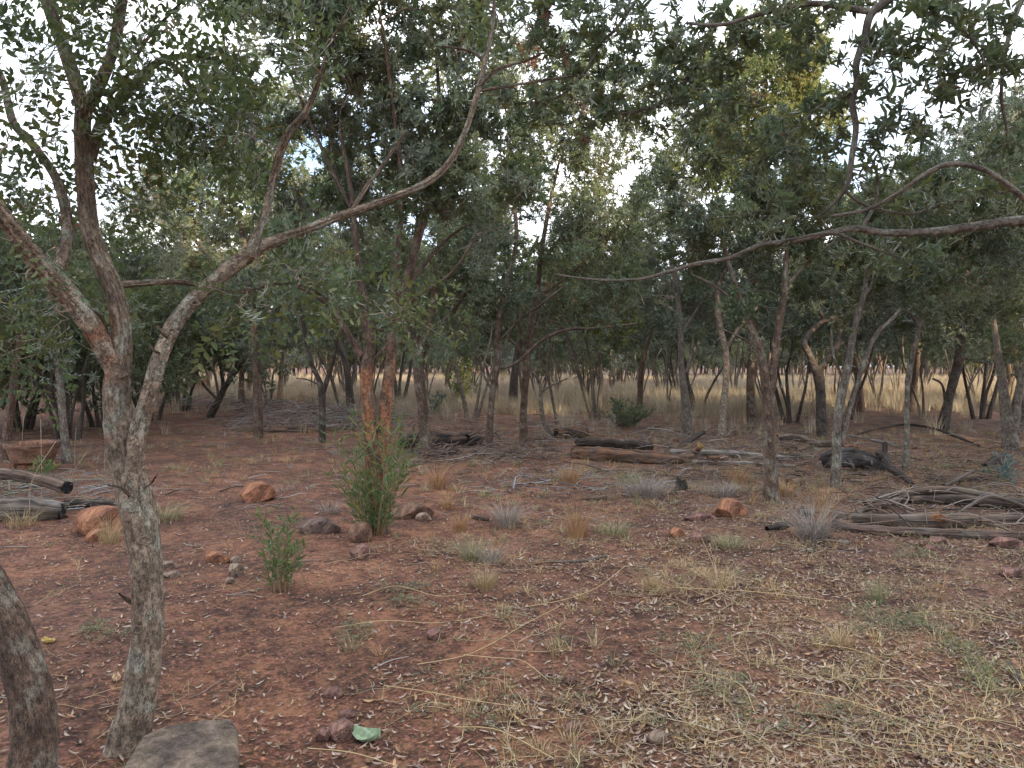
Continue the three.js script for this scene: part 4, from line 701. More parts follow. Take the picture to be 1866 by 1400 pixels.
// pts: [px, py (underside), thickness px, lift m]
function log(name, label, pts, color, { second, group, ends = [], category = 'log', limbs = [], radial = 20, bump = 0.42, rough = true, depth = 0 } = {}) {
  const t = thing(name, label, category, group), col = deadColor(color, second);
  const make = (list, partName, first) => {
    const v = [], rad = [];
    for (const [px, py, w, lift = 0] of list) { const g = onGround(px, py), r = w / 2 * -g.z / F, p = first ? g : P(px, py, -g.z); v.push(V(g.x, gh(g.x, g.z) + r * 0.74 + lift, g.z - depth)); rad.push(r); }
    if (v.length === 2) { v.splice(1, 0, v[0].clone().lerp(v[1], 0.5)); rad.splice(1, 0, (rad[0] + rad[1]) / 2); }
    let L = 0; for (let i = 1; i < v.length; i++) L += v[i].distanceTo(v[i - 1]);
    part(partName, new Buf().tube(v, rad, { groove: 0.16 * rad[0], jag: 0.5, radial, seg: Math.max(6, Math.min(120, Math.round(L / 0.035))), col, bump, bf: 7, flute: 0.28, tile: 0.3, along: 3.1 }).geo(), woodMat, t);
    return [v, rad];
  };
  const [v, rad] = make(pts, 'stem', true);
  for (const l of limbs) make(l, 'limb', false);
  for (const [e, c] of ends) {
    const k = e ? v.length - 1 : 0, o = v[k], dir = V().subVectors(o, v[e ? k - 1 : 1]).normalize(), g = new THREE.CylinderGeometry(rad[k] * 0.93, rad[k] * 0.97, 0.02, 14, 1);
    const p = g.attributes.position; for (let i = 0; i < p.count; i++) p.setX(i, p.getX(i) * (1 + 0.12 * noise(i * 0.7, 2, 5)));
    const m = part('cut_end', g, cutOf(c), t); m.position.copy(o).addScaledVector(dir, 0.004); m.quaternion.setFromUnitVectors(UPV, dir);
  }
  return t;
}
const YEL = [0.62, 0.36, 0.12], ORG = [0.52, 0.22, 0.09], BLK = [0.02, 0.018, 0.018];
log('cut_log', 'thick grey cut log with a charred black end beside the blocky orange rock', [[-90, 950, 50], [0, 946, 50], [60, 944, 46], [112, 942, 34]], 'grey', { second: 'bleached', ends: [[1, BLK]] });
log('stacked_log', 'slim grey-brown log lying across the thick cut log', [[-90, 915, 22, 0.3], [20, 919, 22, 0.27], [75, 924, 23, 0.24], [122, 930, 24, 0.2]], 'brown', { second: 'grey', ends: [[1, BLK]] });
log('stacked_branch', 'thin pale branch resting on top of the cut log', [[-60, 905, 10, 0.3], [30, 907, 9, 0.27], [100, 915, 7, 0.22]], 'grey', { category: 'branch' });
log('half_buried_log', 'low weathered log half hidden in grey grass near the blocky orange rock', [[118, 925, 18], [170, 922, 16], [240, 928, 12]], 'grey', { second: 'dark' });
log('torn_log', 'dark thick log with a torn orange broken end', [[730, 818, 34], [780, 817, 34], [830, 815, 32], [852, 813, 30], [872, 812, 20]], 'dark', { second: 'brown', ends: [[1, ORG]], limbs: [[[868, 812, 14, 0.02], [882, 810, 6, 0.1]], [[852, 815, 12, 0.15], [872, 812, 5, 0.24]]] });
log('round_log', 'short round reddish log standing clear beside the thin curved sapling', [[1014, 800, 22], [1040, 799, 23], [1064, 797, 22]], 'rust', { second: 'dark', ends: [[1, [0.2, 0.1, 0.06]], [0, BLK]] });
log('long_rust_log', 'long rust-brown log with a grey forked tip and a sawn yellow stub', [[1046, 834, 22], [1090, 838, 28], [1140, 842, 28], [1190, 845, 26], [1225, 846, 22], [1258, 842, 20]], 'rust', { second: 'brown', ends: [[0, BLK]], limbs: [[[1250, 842, 16, 0.02], [1264, 836, 13, 0.06], [1274, 836, 11, 0.13]]] });
{ const t = thing('sawn_stub', 'bright yellow sawn end on the stub of the long rust-brown log', 'wood'); const q = onGround(1276, 836); const g = new THREE.CylinderGeometry(0.05, 0.055, 0.05, 14, 2); const m = part('cut_face', g, cutOf(YEL), t); t.position.set(q.x, q.y + 0.2, q.z); t.rotation.set(0.35, 0, -0.7); }
log('charred_log', 'black charred log lying behind the long rust-brown log', [[1052, 815, 14, 0.04], [1100, 818, 17, 0.03], [1160, 820, 18], [1186, 822, 16]], 'dark');
log('bleached_pole', 'bleached straight pole beyond the sawn stub', [[1222, 832, 15], [1290, 834, 16], [1326, 835, 16], [1350, 836, 15], [1400, 838, 13], [1450, 840, 11]], 'bleached', { category: 'pole' });
log('bleached_pole', 'second bleached pole lying along the sawn stub, nearer the square orange rock', [[1262, 847, 11], [1330, 849, 12], [1385, 850, 10], [1450, 854, 8]], 'bleached', { second: 'red', category: 'pole' });
log('split_wood', 'pale orange split piece of wood on the bleached pole', [[1290, 844, 10, 0.03], [1318, 843, 11, 0.03], [1326, 842, 6, 0.03]], 'rust', { second: 'bleached', category: 'wood' });
log('curved_log', 'thick grey-brown log arching behind the slim forked tree', [[1418, 808, 12, 0.08], [1445, 808, 13, 0.08], [1470, 810, 13, 0.03], [1490, 814, 12], [1530, 814, 14]], 'brown', { second: 'grey', ends: [[1, ORG]] });
log('bark_strip', 'bright orange strip of fallen bark behind the slim forked tree', [[1415, 818, 4], [1450, 816, 5], [1482, 815, 4]], 'rust', { category: 'bark' });
log('orange_block', 'short orange split block behind the burnt stump', [[1536, 820, 9], [1552, 819, 10], [1566, 820, 8]], 'rust', { category: 'wood', ends: [[1, ORG]] });
log('yellow_billet', 'tiny pale sawn billet lying behind the slim pale sapling', [[1660, 821, 6], [1670, 820, 6]], 'rust', { category: 'wood', ends: [[0, YEL], [1, YEL]] });
log('yellow_billet', 'tiny sawn billet beyond the crooked black branch, nearer the leaning dark tree', [[1686, 826, 6], [1693, 825, 6]], 'rust', { category: 'wood', ends: [[0, YEL], [1, YEL]] });
log('long_pale_branch', 'long thin pale branch pointing across behind the burnt stump', [[1536, 800, 4, 0.06], [1590, 808, 4, 0.05], [1640, 820, 4, 0.02]], 'bleached', { category: 'branch' });
log('crooked_branch', 'crooked black branch propped above the soil by its elbow', [[1600, 858, 12, 0.2], [1612, 862, 13, 0.18], [1622, 872, 12, 0.08], [1645, 880, 11, 0.03], [1662, 888, 10, 0]], 'dark', { category: 'branch', limbs: [[[1612, 862, 9, 0.2], [1590, 858, 7, 0.12], [1568, 858, 5, 0.05]], [[1612, 860, 9, 0.22], [1612, 858, 8, 0.36]]] });
log('long_grey_branch', 'long grey fallen branch arching over the soil, its bark peeling', [[1575, 922, 11], [1640, 912, 14, 0.03], [1720, 908, 18, 0.05], [1800, 914, 17, 0.03], [1880, 922, 16, 0.0], [1950, 930, 14]], 'grey', { second: 'brown', category: 'branch', limbs: [[[1650, 914, 10, 0.03], [1606, 930, 11, 0.02], [1576, 934, 10, 0], [1562, 944, 9, 0.0]], [[1720, 906, 9, 0.1], [1755, 896, 6, 0.16], [1776, 892, 4, 0.2]]] });
log('dark_fallen_log', 'dark fallen log under the long grey branch', [[1660, 918, 16], [1740, 918, 22], [1830, 926, 22], [1930, 934, 22]], 'dark', { second: 'brown' });
log('bowed_stick', 'thin bowed stick arching over the thick grey log', [[1738, 944, 6, 0.0], [1770, 938, 7, 0.1], [1810, 930, 8, 0.14], [1860, 936, 7, 0.1], [1920, 948, 6]], 'grey', { category: 'stick' });
log('thick_grey_log', 'thick grey-brown log with an orange knot behind the long log', [[1556, 954, 20], [1620, 962, 28], [1690, 966, 34], [1750, 962, 30], [1830, 952, 22], [1920, 946, 18]], 'brown', { second: 'grey' });
{ const t = thing('orange_knot', 'orange patch of bare wood on the thick grey-brown log', 'wood'); const p = onGround(1698, 964); const m = part('heartwood', new THREE.SphereGeometry(0.055, 14, 10), cutOf(ORG), t); m.scale.set(1.3, 0.75, 0.4); t.position.set(p.x, p.y + 0.11, p.z + 0.105); }
log('short_grey_log', 'short grey log with a lopped end beyond the tall grass tuft', [[1460, 946, 18], [1500, 946, 20], [1545, 950, 14]], 'grey', { ends: [[0, DEAD.grey]] });
log('long_red_log', 'long reddish barked log nearest the pink slabs', [[1520, 966, 12, 0.03], [1560, 974, 17], [1640, 979, 19], [1720, 981, 19], [1800, 983, 19], [1880, 984, 18], [1960, 986, 17]], 'red', { second: 'grey' });
log('broken_log', 'dark broken log piece lying behind the tall grass tuft', [[1398, 972, 10], [1420, 968, 14], [1436, 964, 12]], 'dark');
log('leaning_stump', 'short brown sawn block tilted on its side near the slim forked tree', [[1440, 890, 20], [1452, 888, 22], [1462, 888, 20]], 'brown', { ends: [[1, [0.33, 0.17, 0.07]], [0, [0.33, 0.17, 0.07]]], category: 'block' });
log('small_log', 'small dark red log end lying on litter beside a straw tuft', [[1062, 914, 6], [1085, 915, 9], [1102, 914, 11]], 'red', { ends: [[1, PINK]] });
log('grey_stick', 'smooth grey stick lying across the straw litter', [[1000, 1024, 4], [1040, 1026, 6], [1075, 1022, 7], [1105, 1014, 5]], 'grey', { category: 'stick' });
log('bark_curl', 'curled brown bark piece beside the grey grass tuft', [[862, 944, 8], [876, 948, 9], [890, 949, 7]], 'red', { category: 'bark' });
log('grey_stick', 'short grey weathered stick standing out of the leaf litter by green weeds', [[1838, 1215, 12], [1850, 1235, 16], [1862, 1262, 14]], 'grey', { second: 'dark', category: 'stick' });
log('propped_branch', 'dark branch propped up behind the long rust-brown log', [[1236, 820, 8, 0.0], [1262, 812, 9, 0.1], [1282, 806, 8, 0.18]], 'dark', { category: 'branch' });
log('propped_branch', 'dead dark branch leaning over bare soil behind the slim pale sapling', [[1560, 795, 3], [1600, 788, 4, 0.05], [1650, 786, 5, 0.12], [1700, 792, 5, 0.12], [1740, 802, 5, 0.07], [1785, 814, 4, 0]], 'dark', { category: 'branch' });
log('low_log', 'low brown log lying between the long grey branch and the blue-green plant', [[1686, 880, 12], [1730, 882, 14], [1790, 880, 12]], 'brown', { second: 'dark' });
log('dark_slab', 'dark slab of bark leaning behind the blue-green plant', [[1794, 856, 12, 0.02], [1815, 850, 16, 0.06], [1830, 846, 10, 0.12]], 'dark', { category: 'bark' });
log('long_thin_log', 'thin dark fallen stem at the front of the brush pile', [[430, 788, 5], [500, 789, 6], [560, 790, 5]], 'brown');
log('small_end_log', 'small dark log end in the grass before the grey pale-barked tree', [[1186, 784, 7], [1198, 783, 9]], 'brown', { ends: [[1, [0.14, 0.07, 0.05]]] });
log('root_branch', 'gnarled root branch lying in front of the torn log', [[742, 828, 8], [775, 834, 12, 0.02], [800, 838, 9, 0.03], [822, 826, 6, 0.08], [838, 816, 4, 0.1]], 'brown', { second: 'dark', category: 'branch' });
log('jagged_branch', 'jagged dark branch reaching from the root branch towards the slender tree', [[815, 832, 7, 0.02], [840, 826, 6, 0.05], [866, 815, 6, 0.12], [900, 808, 4, 0.12]], 'dark', { category: 'branch' });
// burnt grey stump with roots
{
  const t = thing('burnt_stump', 'ash-grey burnt stump with twisted roots lying on its side', 'stump'), col = deadColor('ash', 'dark'), o = onGround(1556, 858);
  const b = new Buf(), r = rngOf(77);
  b.tube([o.clone().add(V(-0.42, 0.12, -0.1)), o.clone().add(V(-0.15, 0.2, 0)), o.clone().add(V(0.15, 0.16, 0.05)), o.clone().add(V(0.42, 0.06, 0.1))], [0.1, 0.15, 0.13, 0.06], { radial: 14, seg: 20, col, bump: 0.5, bf: 7 });
  part('stem', b.geo(), woodMat, t);
  for (let k = 0; k < 9; k++) { const a = o.clone().add(V((r() - 0.5) * 0.5, 0.14, (r() - 0.5) * 0.1)), w = r() * 6.28, q = a.clone().add(V(Math.cos(w) * 0.4, -0.08 + r() * 0.24, Math.sin(w) * 0.3)); part('root', new Buf().tube([a, a.clone().lerp(q, 0.5).add(V(0, 0.08, 0)), q], [0.05, 0.03, 0.012], { radial: 7, seg: 8, col, bump: 0.4, bf: 12 }).geo(), woodMat, t); }
}
{ const t = thing('dead_stump', 'small splintered dead stump standing in the grey grass', 'stump'), o = onGround(1240, 894), r = rngOf(78); for (let k = 0; k < 6; k++) { const a = o.clone().add(V((r() - 0.5) * 0.12, -0.03, (r() - 0.5) * 0.1)), q = a.clone().add(V((r() - 0.5) * 0.12, 0.1 + r() * 0.12, (r() - 0.5) * 0.08)); part('splinter', new Buf().tube([a, a.clone().lerp(q, 0.5), q], [0.045, 0.035, 0.012], { radial: 6, seg: 5, col: deadColor('dark'), bump: 0.4, bf: 14 }).geo(), woodMat, t); } }
// brush piles: countless twigs with a few larger branches picked out
function twigHeap(px0, px1, py0, py1, n, h, seed, label, colors, len = 0.9) {
  const r = rngOf(seed), b = new Buf();
  for (let k = 0; k < n; k++) {
    const a = onGround(lerp(px0, px1, r()), lerp(py0, py1, r())), w = r() * 6.28, L = len * (0.3 + r() * 1.1), y = r() * r() * h, c0 = colors[Math.floor(r() * colors.length)], v = 0.7 + r() * 0.6;
    const d = V(Math.cos(w), (r() - 0.4) * 0.3, Math.sin(w)), q = a.clone().addScaledVector(d, L), m = a.clone().lerp(q, 0.5).add(V((r() - 0.5) * 0.2 * L, 0.16 * L * (r() - 0.2), (r() - 0.5) * 0.4 * L));
    a.y += y + 0.008; q.y = Math.max(gh(q.x, q.z) + 0.006, q.y + y * r() + 0.01); m.y = Math.max(gh(m.x, m.z) + 0.01, m.y + y);
    const R = 0.004 + r() * r() * 0.012, tone = () => c0.map((x) => x * v); b.tube([a, m, q], [R, R * 0.75, R * 0.35], { radial: 4, seg: 4, col: tone, capEnd: false });
    for (let j = 0; j < 2; j++) { const o = m.clone().lerp(j ? q : a, 0.2 + 0.5 * r()), e = o.clone().add(V((r() - 0.5) * L * 0.7, r() * 0.18 * L + 0.01, (r() - 0.5) * L * 0.7)); b.tube([o, o.clone().lerp(e, 0.5).add(V(0, 0.03 * L, 0)), e], [R * 0.55, R * 0.4, R * 0.2], { radial: 3, seg: 3, col: tone, capEnd: false }); }
  }
  return single('brush_heap', b.geo(), twigMat, label, 'brush', null, 'stuff');
}
twigHeap(430, 720, 752, 788, 760, 0.62, 501, 'grey heap of cut brushwood behind the slim forked dark tree', [DEAD.grey, DEAD.ash, DEAD.brown, DEAD.dark], 0.95);
twigHeap(270, 470, 728, 752, 240, 0.45, 502, 'dark brushwood bank at the edge of the thicket', [DEAD.ash, DEAD.brown, DEAD.dark], 1.2);
twigHeap(740, 1030, 800, 850, 330, 0.26, 503, 'tangle of bleached twigs in front of the torn log', [DEAD.grey, DEAD.brown, DEAD.red, DEAD.dark], 0.55);
twigHeap(880, 1240, 850, 905, 150, 0.08, 504, 'grey twig litter in front of the long rust-brown log', [DEAD.grey, DEAD.ash, DEAD.brown], 0.36);
twigHeap(1180, 1500, 785, 875, 320, 0.2, 505, 'scattered dead twigs around the bleached poles', [DEAD.grey, DEAD.brown, DEAD.dark], 0.5);
twigHeap(1480, 1900, 800, 965, 250, 0.14, 506, 'scattered dead twigs between the fallen logs', [DEAD.grey, DEAD.brown, DEAD.dark], 0.6);
twigHeap(640, 900, 745, 800, 220, 0.25, 507, 'reddish brushwood behind the torn log', [DEAD.red, DEAD.brown, DEAD.grey], 0.9);
twigHeap(960, 1240, 755, 810, 160, 0.2, 508, 'dead twigs in the grass beyond the charred log', [DEAD.grey, DEAD.brown, DEAD.bleached], 0.8);
twigHeap(1380, 1560, 985, 1010, 40, 0.03, 509, 'dark twigs under the tall grass tuft', [DEAD.dark, DEAD.grey], 0.22);
twigHeap(-60, 250, 880, 935, 110, 0.14, 510, 'grey-green twigs piled behind the thick cut log', [DEAD.grey, DEAD.ash, [0.25, 0.26, 0.18]], 0.5);
{ const r = rngOf(520); let n = 0; for (const [px, py, len, a] of [[905, 850, 0.9, 0.3], [960, 842, 1.1, 2.8], [880, 838, 0.8, 0.7], [985, 862, 0.7, 1.9], [930, 860, 1.0, 3.0], [1000, 838, 0.9, 2.2], [1060, 862, 1.0, 0.1], [1110, 858, 1.1, 3.0], [520, 786, 1.8, 0.1], [480, 772, 1.6, 2.9], [560, 768, 1.5, 0.3], [620, 790, 1.4, 3.0], [300, 905, 0.35, 0.5], [400, 898, 0.45, 0.25]]) {
  const o = onGround(px, py), d = V(Math.cos(a), 0, -Math.sin(a) * 0.6).normalize(), q = o.clone().addScaledVector(d, len), m = o.clone().lerp(q, 0.5); m.y += 0.05 + r() * len * 0.22; q.y = gh(q.x, q.z) + 0.02; o.y += 0.01; const R = 0.007 + r() * 0.006;
  single('dead_branch', new Buf().tube([o, m, q], [R, R * 0.8, R * 0.4], { radial: 6, seg: 10, col: deadColor(n++ % 2 ? 'red' : 'grey'), bump: 0.2, bf: 20 }).geo(), woodMat, 'thin bleached dead branch arching over the woodland litter', 'branch', 'thin dead branches on the woodland floor'); } }
console.log('logs done');

// ------------------------------------------------------------------ the terracotta planter
{
  const t = thing('planter', 'wide terracotta planter bowl standing on bricks by the pink-stemmed tree', 'planter'), o = onGround(60, 856); t.position.copy(o);
  const pot = new THREE.LatheGeometry([[0.0, 0.1], [0.24, 0.1], [0.27, 0.13], [0.325, 0.3], [0.355, 0.33], [0.36, 0.385], [0.345, 0.395], [0.325, 0.385], [0.31, 0.34], [0.0, 0.33]].map(([x, y]) => new THREE.Vector2(x, y)), 40);
  part('bowl', pot, rockMat([0.36, 0.19, 0.12]), t);
  for (const [x, z, a] of [[-0.17, 0.12, 0.2], [0.02, 0.17, 0], [0.2, 0.1, -0.3], [0.0, -0.15, 0.1]]) { const m = part('brick', rockGeo(880 + Math.round(x * 100), 0.115, 0.055, 0.06, 6, 0.03), rockMat([0.40, 0.17, 0.09]), t); m.position.set(x, 0.045, z); m.rotation.y = a; }
  const r = rngOf(88), b = new Buf(); for (let k = 0; k < 26; k++) { const w = r() * 6.28, q = r() * 0.26; b.leaf(V(Math.cos(w) * q, 0.33, Math.sin(w) * q), V(r() - 0.5, 0.5 * r() + 0.1, r() - 0.5), V(0, 1, 0), 0.09, 0.035, 0.2, 0.2, [0.3, 0.14, 0.07], true); }
  part('dead_leaves', b.geo(), dryMat, t, 'stuff');
}

// ------------------------------------------------------------------ green shrubs near the camera
const GLOSS = [[0.11, 0.18, 0.035], [0.08, 0.145, 0.03], [0.15, 0.21, 0.045], [0.09, 0.155, 0.045]];
function leafyShrub(name, label, px, py, hpx, stemsN, leavesN, seed, { spread = 0.35, leafLen = 0.075, leafWid = 0.012, yellows = 0.06, colors = GLOSS, asParts = 290, category = 'shrub' } = {}) {
  const t = thing(name, label, category), r = rngOf(seed), o = onGround(px, py), H = hpx * -o.z / F; t.position.copy(o);
  const shapes = [0, 1, 2].map((k) => new Buf().leaf(V(), V(0, 1, 0), V(0, 0, 1), leafLen * (0.85 + 0.2 * k), leafWid, 0.12 + 0.06 * k, 0.12 * k, [1, 1, 1], true).geo());
  const stems = [];
  for (let k = 0; k < stemsN; k++) { const w = k * 2.4 + r(), L = H * (0.45 + 0.6 * r()), s = spread * H * (0.3 + r() * 0.8), e = V(Math.cos(w) * s, L, Math.sin(w) * s * 0.8), a = V(Math.cos(w) * 0.05, -0.03, Math.sin(w) * 0.05), m = a.clone().lerp(e, 0.5).add(V((r() - 0.5) * 0.08, 0.04, (r() - 0.5) * 0.08)); stems.push([a, m, e]); part('stem', new Buf().tube([a, m, e], [0.006, 0.0045, 0.002], { radial: 5, seg: 6, col: () => [0.25, 0.16, 0.08] }).geo(), twigMat, t); }
  const places = [];
  for (let k = 0; k < leavesN; k++) {
    const s = stems[k % stemsN], u = 0.12 + 0.88 * Math.pow((k + r()) / leavesN, 0.9) , uu = Math.min(1, 0.1 + 0.9 * r()), p = uu < 0.5 ? s[0].clone().lerp(s[1], uu * 2) : s[1].clone().lerp(s[2], uu * 2 - 1), w = r() * 6.28, e = 0.35 + r() * 0.8;
    const side = r() < 0.6 ? r() * 0.09 : 0; p.add(V(Math.cos(w) * side, side * 0.5, Math.sin(w) * side));
    const d = V(Math.cos(w) * Math.cos(e), Math.sin(e), Math.sin(w) * Math.cos(e)); const q = r() < yellows ? [0.32, 0.27, 0.05] : colors[Math.floor(r() * colors.length)];
    places.push([p, d, r() * 6.28, 0.7 + r() * 0.5, q, Math.floor(r() * 3)]);
  }
  places.sort((a, b) => b[0].z - a[0].z);
  places.slice(0, asParts).forEach(([p, d, a, s, q, k]) => { const m = part('leaf', shapes[k], leafMaterial(q), t); m.applyMatrix4(matrixAt(p, d, a, s)); });
  const rest = places.slice(asParts);
  if (rest.length) for (let k = 0; k < 3; k++) { const mine = rest.filter((l) => l[5] === k); const im = new THREE.InstancedMesh(shapes[k], leafMat, mine.length); im.name = 'foliage'; im.userData.kind = 'stuff'; mine.forEach(([p, d, a, s, q], i) => { im.setMatrixAt(i, matrixAt(p, d, a, s)); im.setColorAt(i, C(...q)); }); im.castShadow = im.receiveShadow = true; t.add(im); }
  return t;
}
leafyShrub('green_shrub', 'bushy bright green narrow-leaved shrub around the orange twin stems', 684, 976, 222, 24, 1150, 601, { spread: 0.42, leafLen: 0.09, leafWid: 0.015 });
leafyShrub('small_shrub', 'small upright bright green shrub alone on the open soil', 512, 1082, 160, 12, 420, 602, { spread: 0.34, leafLen: 0.06, leafWid: 0.013, asParts: 290 });
leafyShrub('green_plant', 'small dark green plant sprouting behind the cut log', 76, 885, 55, 8, 140, 603, { spread: 0.45, leafLen: 0.07, leafWid: 0.02, asParts: 140, category: 'plant' });
leafyShrub('bluish_plant', 'pale blue-green leafy plant beside the dark slab of bark', 1832, 888, 56, 7, 110, 604, { spread: 0.25, leafLen: 0.075, leafWid: 0.03, colors: [[0.13, 0.2, 0.17], [0.11, 0.18, 0.16]], yellows: 0, asParts: 110, category: 'plant' });
leafyShrub('round_bush', 'low round green bush in the dry grass beyond the charred log', 1140, 782, 52, 16, 900, 605, { spread: 1.0, leafLen: 0.1, leafWid: 0.04, colors: GREEN.mid, yellows: 0.02, asParts: 0, category: 'bush' });
leafyShrub('yellow_bush', 'yellowish bush in the dry grass beyond the torn log', 842, 742, 105, 14, 700, 606, { spread: 0.35, leafLen: 0.14, leafWid: 0.06, colors: GREEN.yellow, yellows: 0.1, asParts: 0, category: 'bush' });
leafyShrub('grey_bush', 'little grey-green bush among dry grass beyond the torn log', 795, 760, 45, 8, 200, 607, { spread: 0.4, leafLen: 0.12, leafWid: 0.04, colors: GREEN.blue, yellows: 0, asParts: 0, category: 'bush' });

// ------------------------------------------------------------------ grass tufts
const STRAW = [[0.46, 0.34, 0.17], [0.40, 0.28, 0.13], [0.50, 0.38, 0.22], [0.33, 0.24, 0.13]], GREYG = [[0.30, 0.26, 0.22], [0.36, 0.31, 0.26], [0.25, 0.2, 0.17]], ORANGEG = [[0.40, 0.22, 0.10], [0.46, 0.28, 0.13], [0.33, 0.19, 0.1]], OLIVE = [[0.27, 0.26, 0.13], [0.36, 0.31, 0.16], [0.22, 0.22, 0.11]];
function tuftGeo(seed, n, h, foot, lean, pal, wid = 0.0028) { const r = rngOf(seed), b = new Buf(); for (let k = 0; k < n; k++) { const w = r() * 6.28, q = Math.sqrt(r()) * foot, c = pal[Math.floor(r() * pal.length)], v = 0.8 + r() * 0.4; b.blade(V(Math.cos(w) * q, -0.01, Math.sin(w) * q), V(Math.cos(w + r() - 0.5), 0, Math.sin(w + r() - 0.5)), lean * (0.2 + r()), h * (0.45 + r() * 0.65), wid, c.map((x) => x * v)); } return b.geo(); }
let ts = 700;
function tuft(px, py, wpx, hpx, pal, label, n = 160, lean = 0.5, group) {
  const o = onGround(px, py), k = -o.z / F, m = single('grass_tuft', tuftGeo(ts++, Math.round(n * 1.5), hpx * k, wpx * 0.3 * k, lean + 0.35, pal, Math.max(0.002, 0.7 * k)), dryMat, label, 'grass', group); m.position.copy(o); return m;
}
tuft(924, 958, 70, 55, GREYG, 'bushy grey-brown grass tuft next to the curled bark', 260, 0.6);
tuft(1052, 978, 60, 80, ORANGEG, 'tall golden grass tuft with a few long upright stems', 150, 0.25);
tuft(840, 965, 40, 40, ORANGEG, 'small rusty grass tuft beside the curled bark', 120, 0.35);
tuft(862, 1020, 70, 52, OLIVE, 'olive-green grass tuft in front of the rusty tuft', 180, 0.5);
tuft(895, 1028, 60, 48, GREYG, 'grey dry tuft joined to the olive-green one', 150, 0.6);
tuft(885, 1078, 60, 42, STRAW, 'straw-coloured short-cropped tuft above a pale woody foot', 260, 0.35);
tuft(1188, 1080, 46, 38, STRAW, 'small yellow-green tuft standing alone in the litter', 160, 0.45);
tuft(798, 892, 50, 60, ORANGEG, 'rusty grass tuft in front of the root branch', 160, 0.4);
tuft(815, 925, 50, 30, ORANGEG, 'low rusty tuft beside the flat reddish rock', 110, 0.5);
tuft(1180, 905, 130, 50, GREYG, 'wide grey grass mound near the dead stump', 320, 0.9);
tuft(1150, 885, 60, 40, OLIVE, 'low olive grass on the rear of the grey mound', 120, 0.7);
tuft(1320, 905, 90, 40, GREYG, 'grey curling grass beside the square orange rock', 220, 0.9);
tuft(1345, 880, 60, 46, ORANGEG, 'rusty grass fringe under the bleached poles', 130, 0.5);
tuft(1038, 882, 60, 50, ORANGEG, 'rusty grass clump in front of the twig litter', 150, 0.4);
tuft(1480, 985, 90, 90, GREYG, 'tall grey grass tuft standing by the short grey log', 300, 1.0);
tuft(1500, 965, 50, 110, ORANGEG, 'orange grass stems rising behind the tall grey tuft', 90, 0.3);
tuft(1330, 1000, 100, 36, OLIVE, 'low olive grass patch beside the dark twigs', 200, 0.9);
tuft(1310, 1078, 70, 70, STRAW, 'sprawling straw tuft with one long leaning stem', 110, 0.9);
tuft(1530, 1185, 70, 60, STRAW, 'yellow short tuft in the dense leaf litter', 150, 0.6);
tuft(1600, 1095, 50, 55, OLIVE, 'grey-green upright tuft behind the green weeds', 120, 0.4);
tuft(200, 985, 60, 60, STRAW, 'straw tuft rising beside the blocky orange rock', 120, 0.4);
tuft(300, 945, 110, 45, OLIVE, 'pale green-grey grass spreading behind the forked trunk', 200, 0.9);
tuft(40, 955, 90, 50, STRAW, 'dry grass wisps in front of the cut log', 90, 0.8);
tuft(1430, 905, 60, 40, ORANGEG, 'orange grass round the foot of the slim forked tree', 140, 0.6);
tuft(600, 935, 70, 30, GREYG, 'flattened grey tuft next to the green shrub', 90, 0.9);
tuft(1120, 975, 90, 36, OLIVE, 'olive grass fringe beside the tall golden tuft', 160, 0.8);
tuft(1120, 780, 30, 30, [[0.5, 0.47, 0.42], [0.42, 0.4, 0.36]], 'silvery grass tuft beyond the charred log', 90, 0.8);
// seed heads and tall thin stalks by the planter
for (const [px, py, h, lean] of [[76, 905, 140, 0.02], [40, 850, 90, 0.1], [128, 905, 80, 0.6], [136, 850, 70, 0.1], [190, 860, 50, 0.1], [54, 950, 150, 0.5]]) { const o = onGround(px, py), H = h * -o.z / F; const m = single('grass_stalk', new Buf().tube([V(0, -0.01, 0), V(0.05 * lean, H * 0.5, 0), V(lean * H * 0.7, H, 0.02)], [0.0025, 0.0022, 0.0035], { radial: 5, seg: 8, col: () => [0.46, 0.36, 0.24] }).geo(), twigMat, 'single tall dry grass stalk rising around the planter and cut log', 'grass', 'tall dry stalks around the planter'); m.position.copy(o); }

// ------------------------------------------------------------------ scattered cover on the ground
function scatter(name, label, category, geos, material, list, lift = 0) {          // list: [x, z, dir, roll, scale, colour, tiltable]
  const per = geos.length;
  for (let k = 0; k < per; k++) {
    const mine = list.filter((_, i) => i % per === k); if (!mine.length) continue;
    const im = new THREE.InstancedMesh(geos[k], material, mine.length); im.name = numbered(name);
    mine.forEach((q, i) => { im.setMatrixAt(i, matrixAt(V(q.x, (q.y ?? ghFine(q.x, q.z)) + lift + (q.h || 0), q.z), q.d || UPV, q.a, q.s)); im.setColorAt(i, C(...q.c)); });
    im.castShadow = im.receiveShadow = true; scene.add(im); tag(im, label, category, label, 'stuff');
  }
}
const litterDensity = (x, z) => {
  const d = -z, px = CX + x / d * F; let k = 0.28 + 0.72 * sstep(560, 1150, px + 120 * noise(x * 0.8, 3, z * 0.8)); if (d > 6.6) k *= 0.62; if (px < 600 && d < 4.2) k = 0.26;
  const n = fbm(x * 1.1, 6, z * 1.1, 3) + 0.8 * fbm(x * 5, 8, z * 5, 2); return k * Math.max(0.08, 1 + 2.6 * n) * (0.55 + 0.45 * sstep(1050, 1300, px));
};
function spot(r, dmin, dmax, pow = 1) { const d = dmin + (dmax - dmin) * Math.pow(r(), pow), x = (r() * 2 - 1) * (d * 0.69 + 0.5); return [x, -d]; }
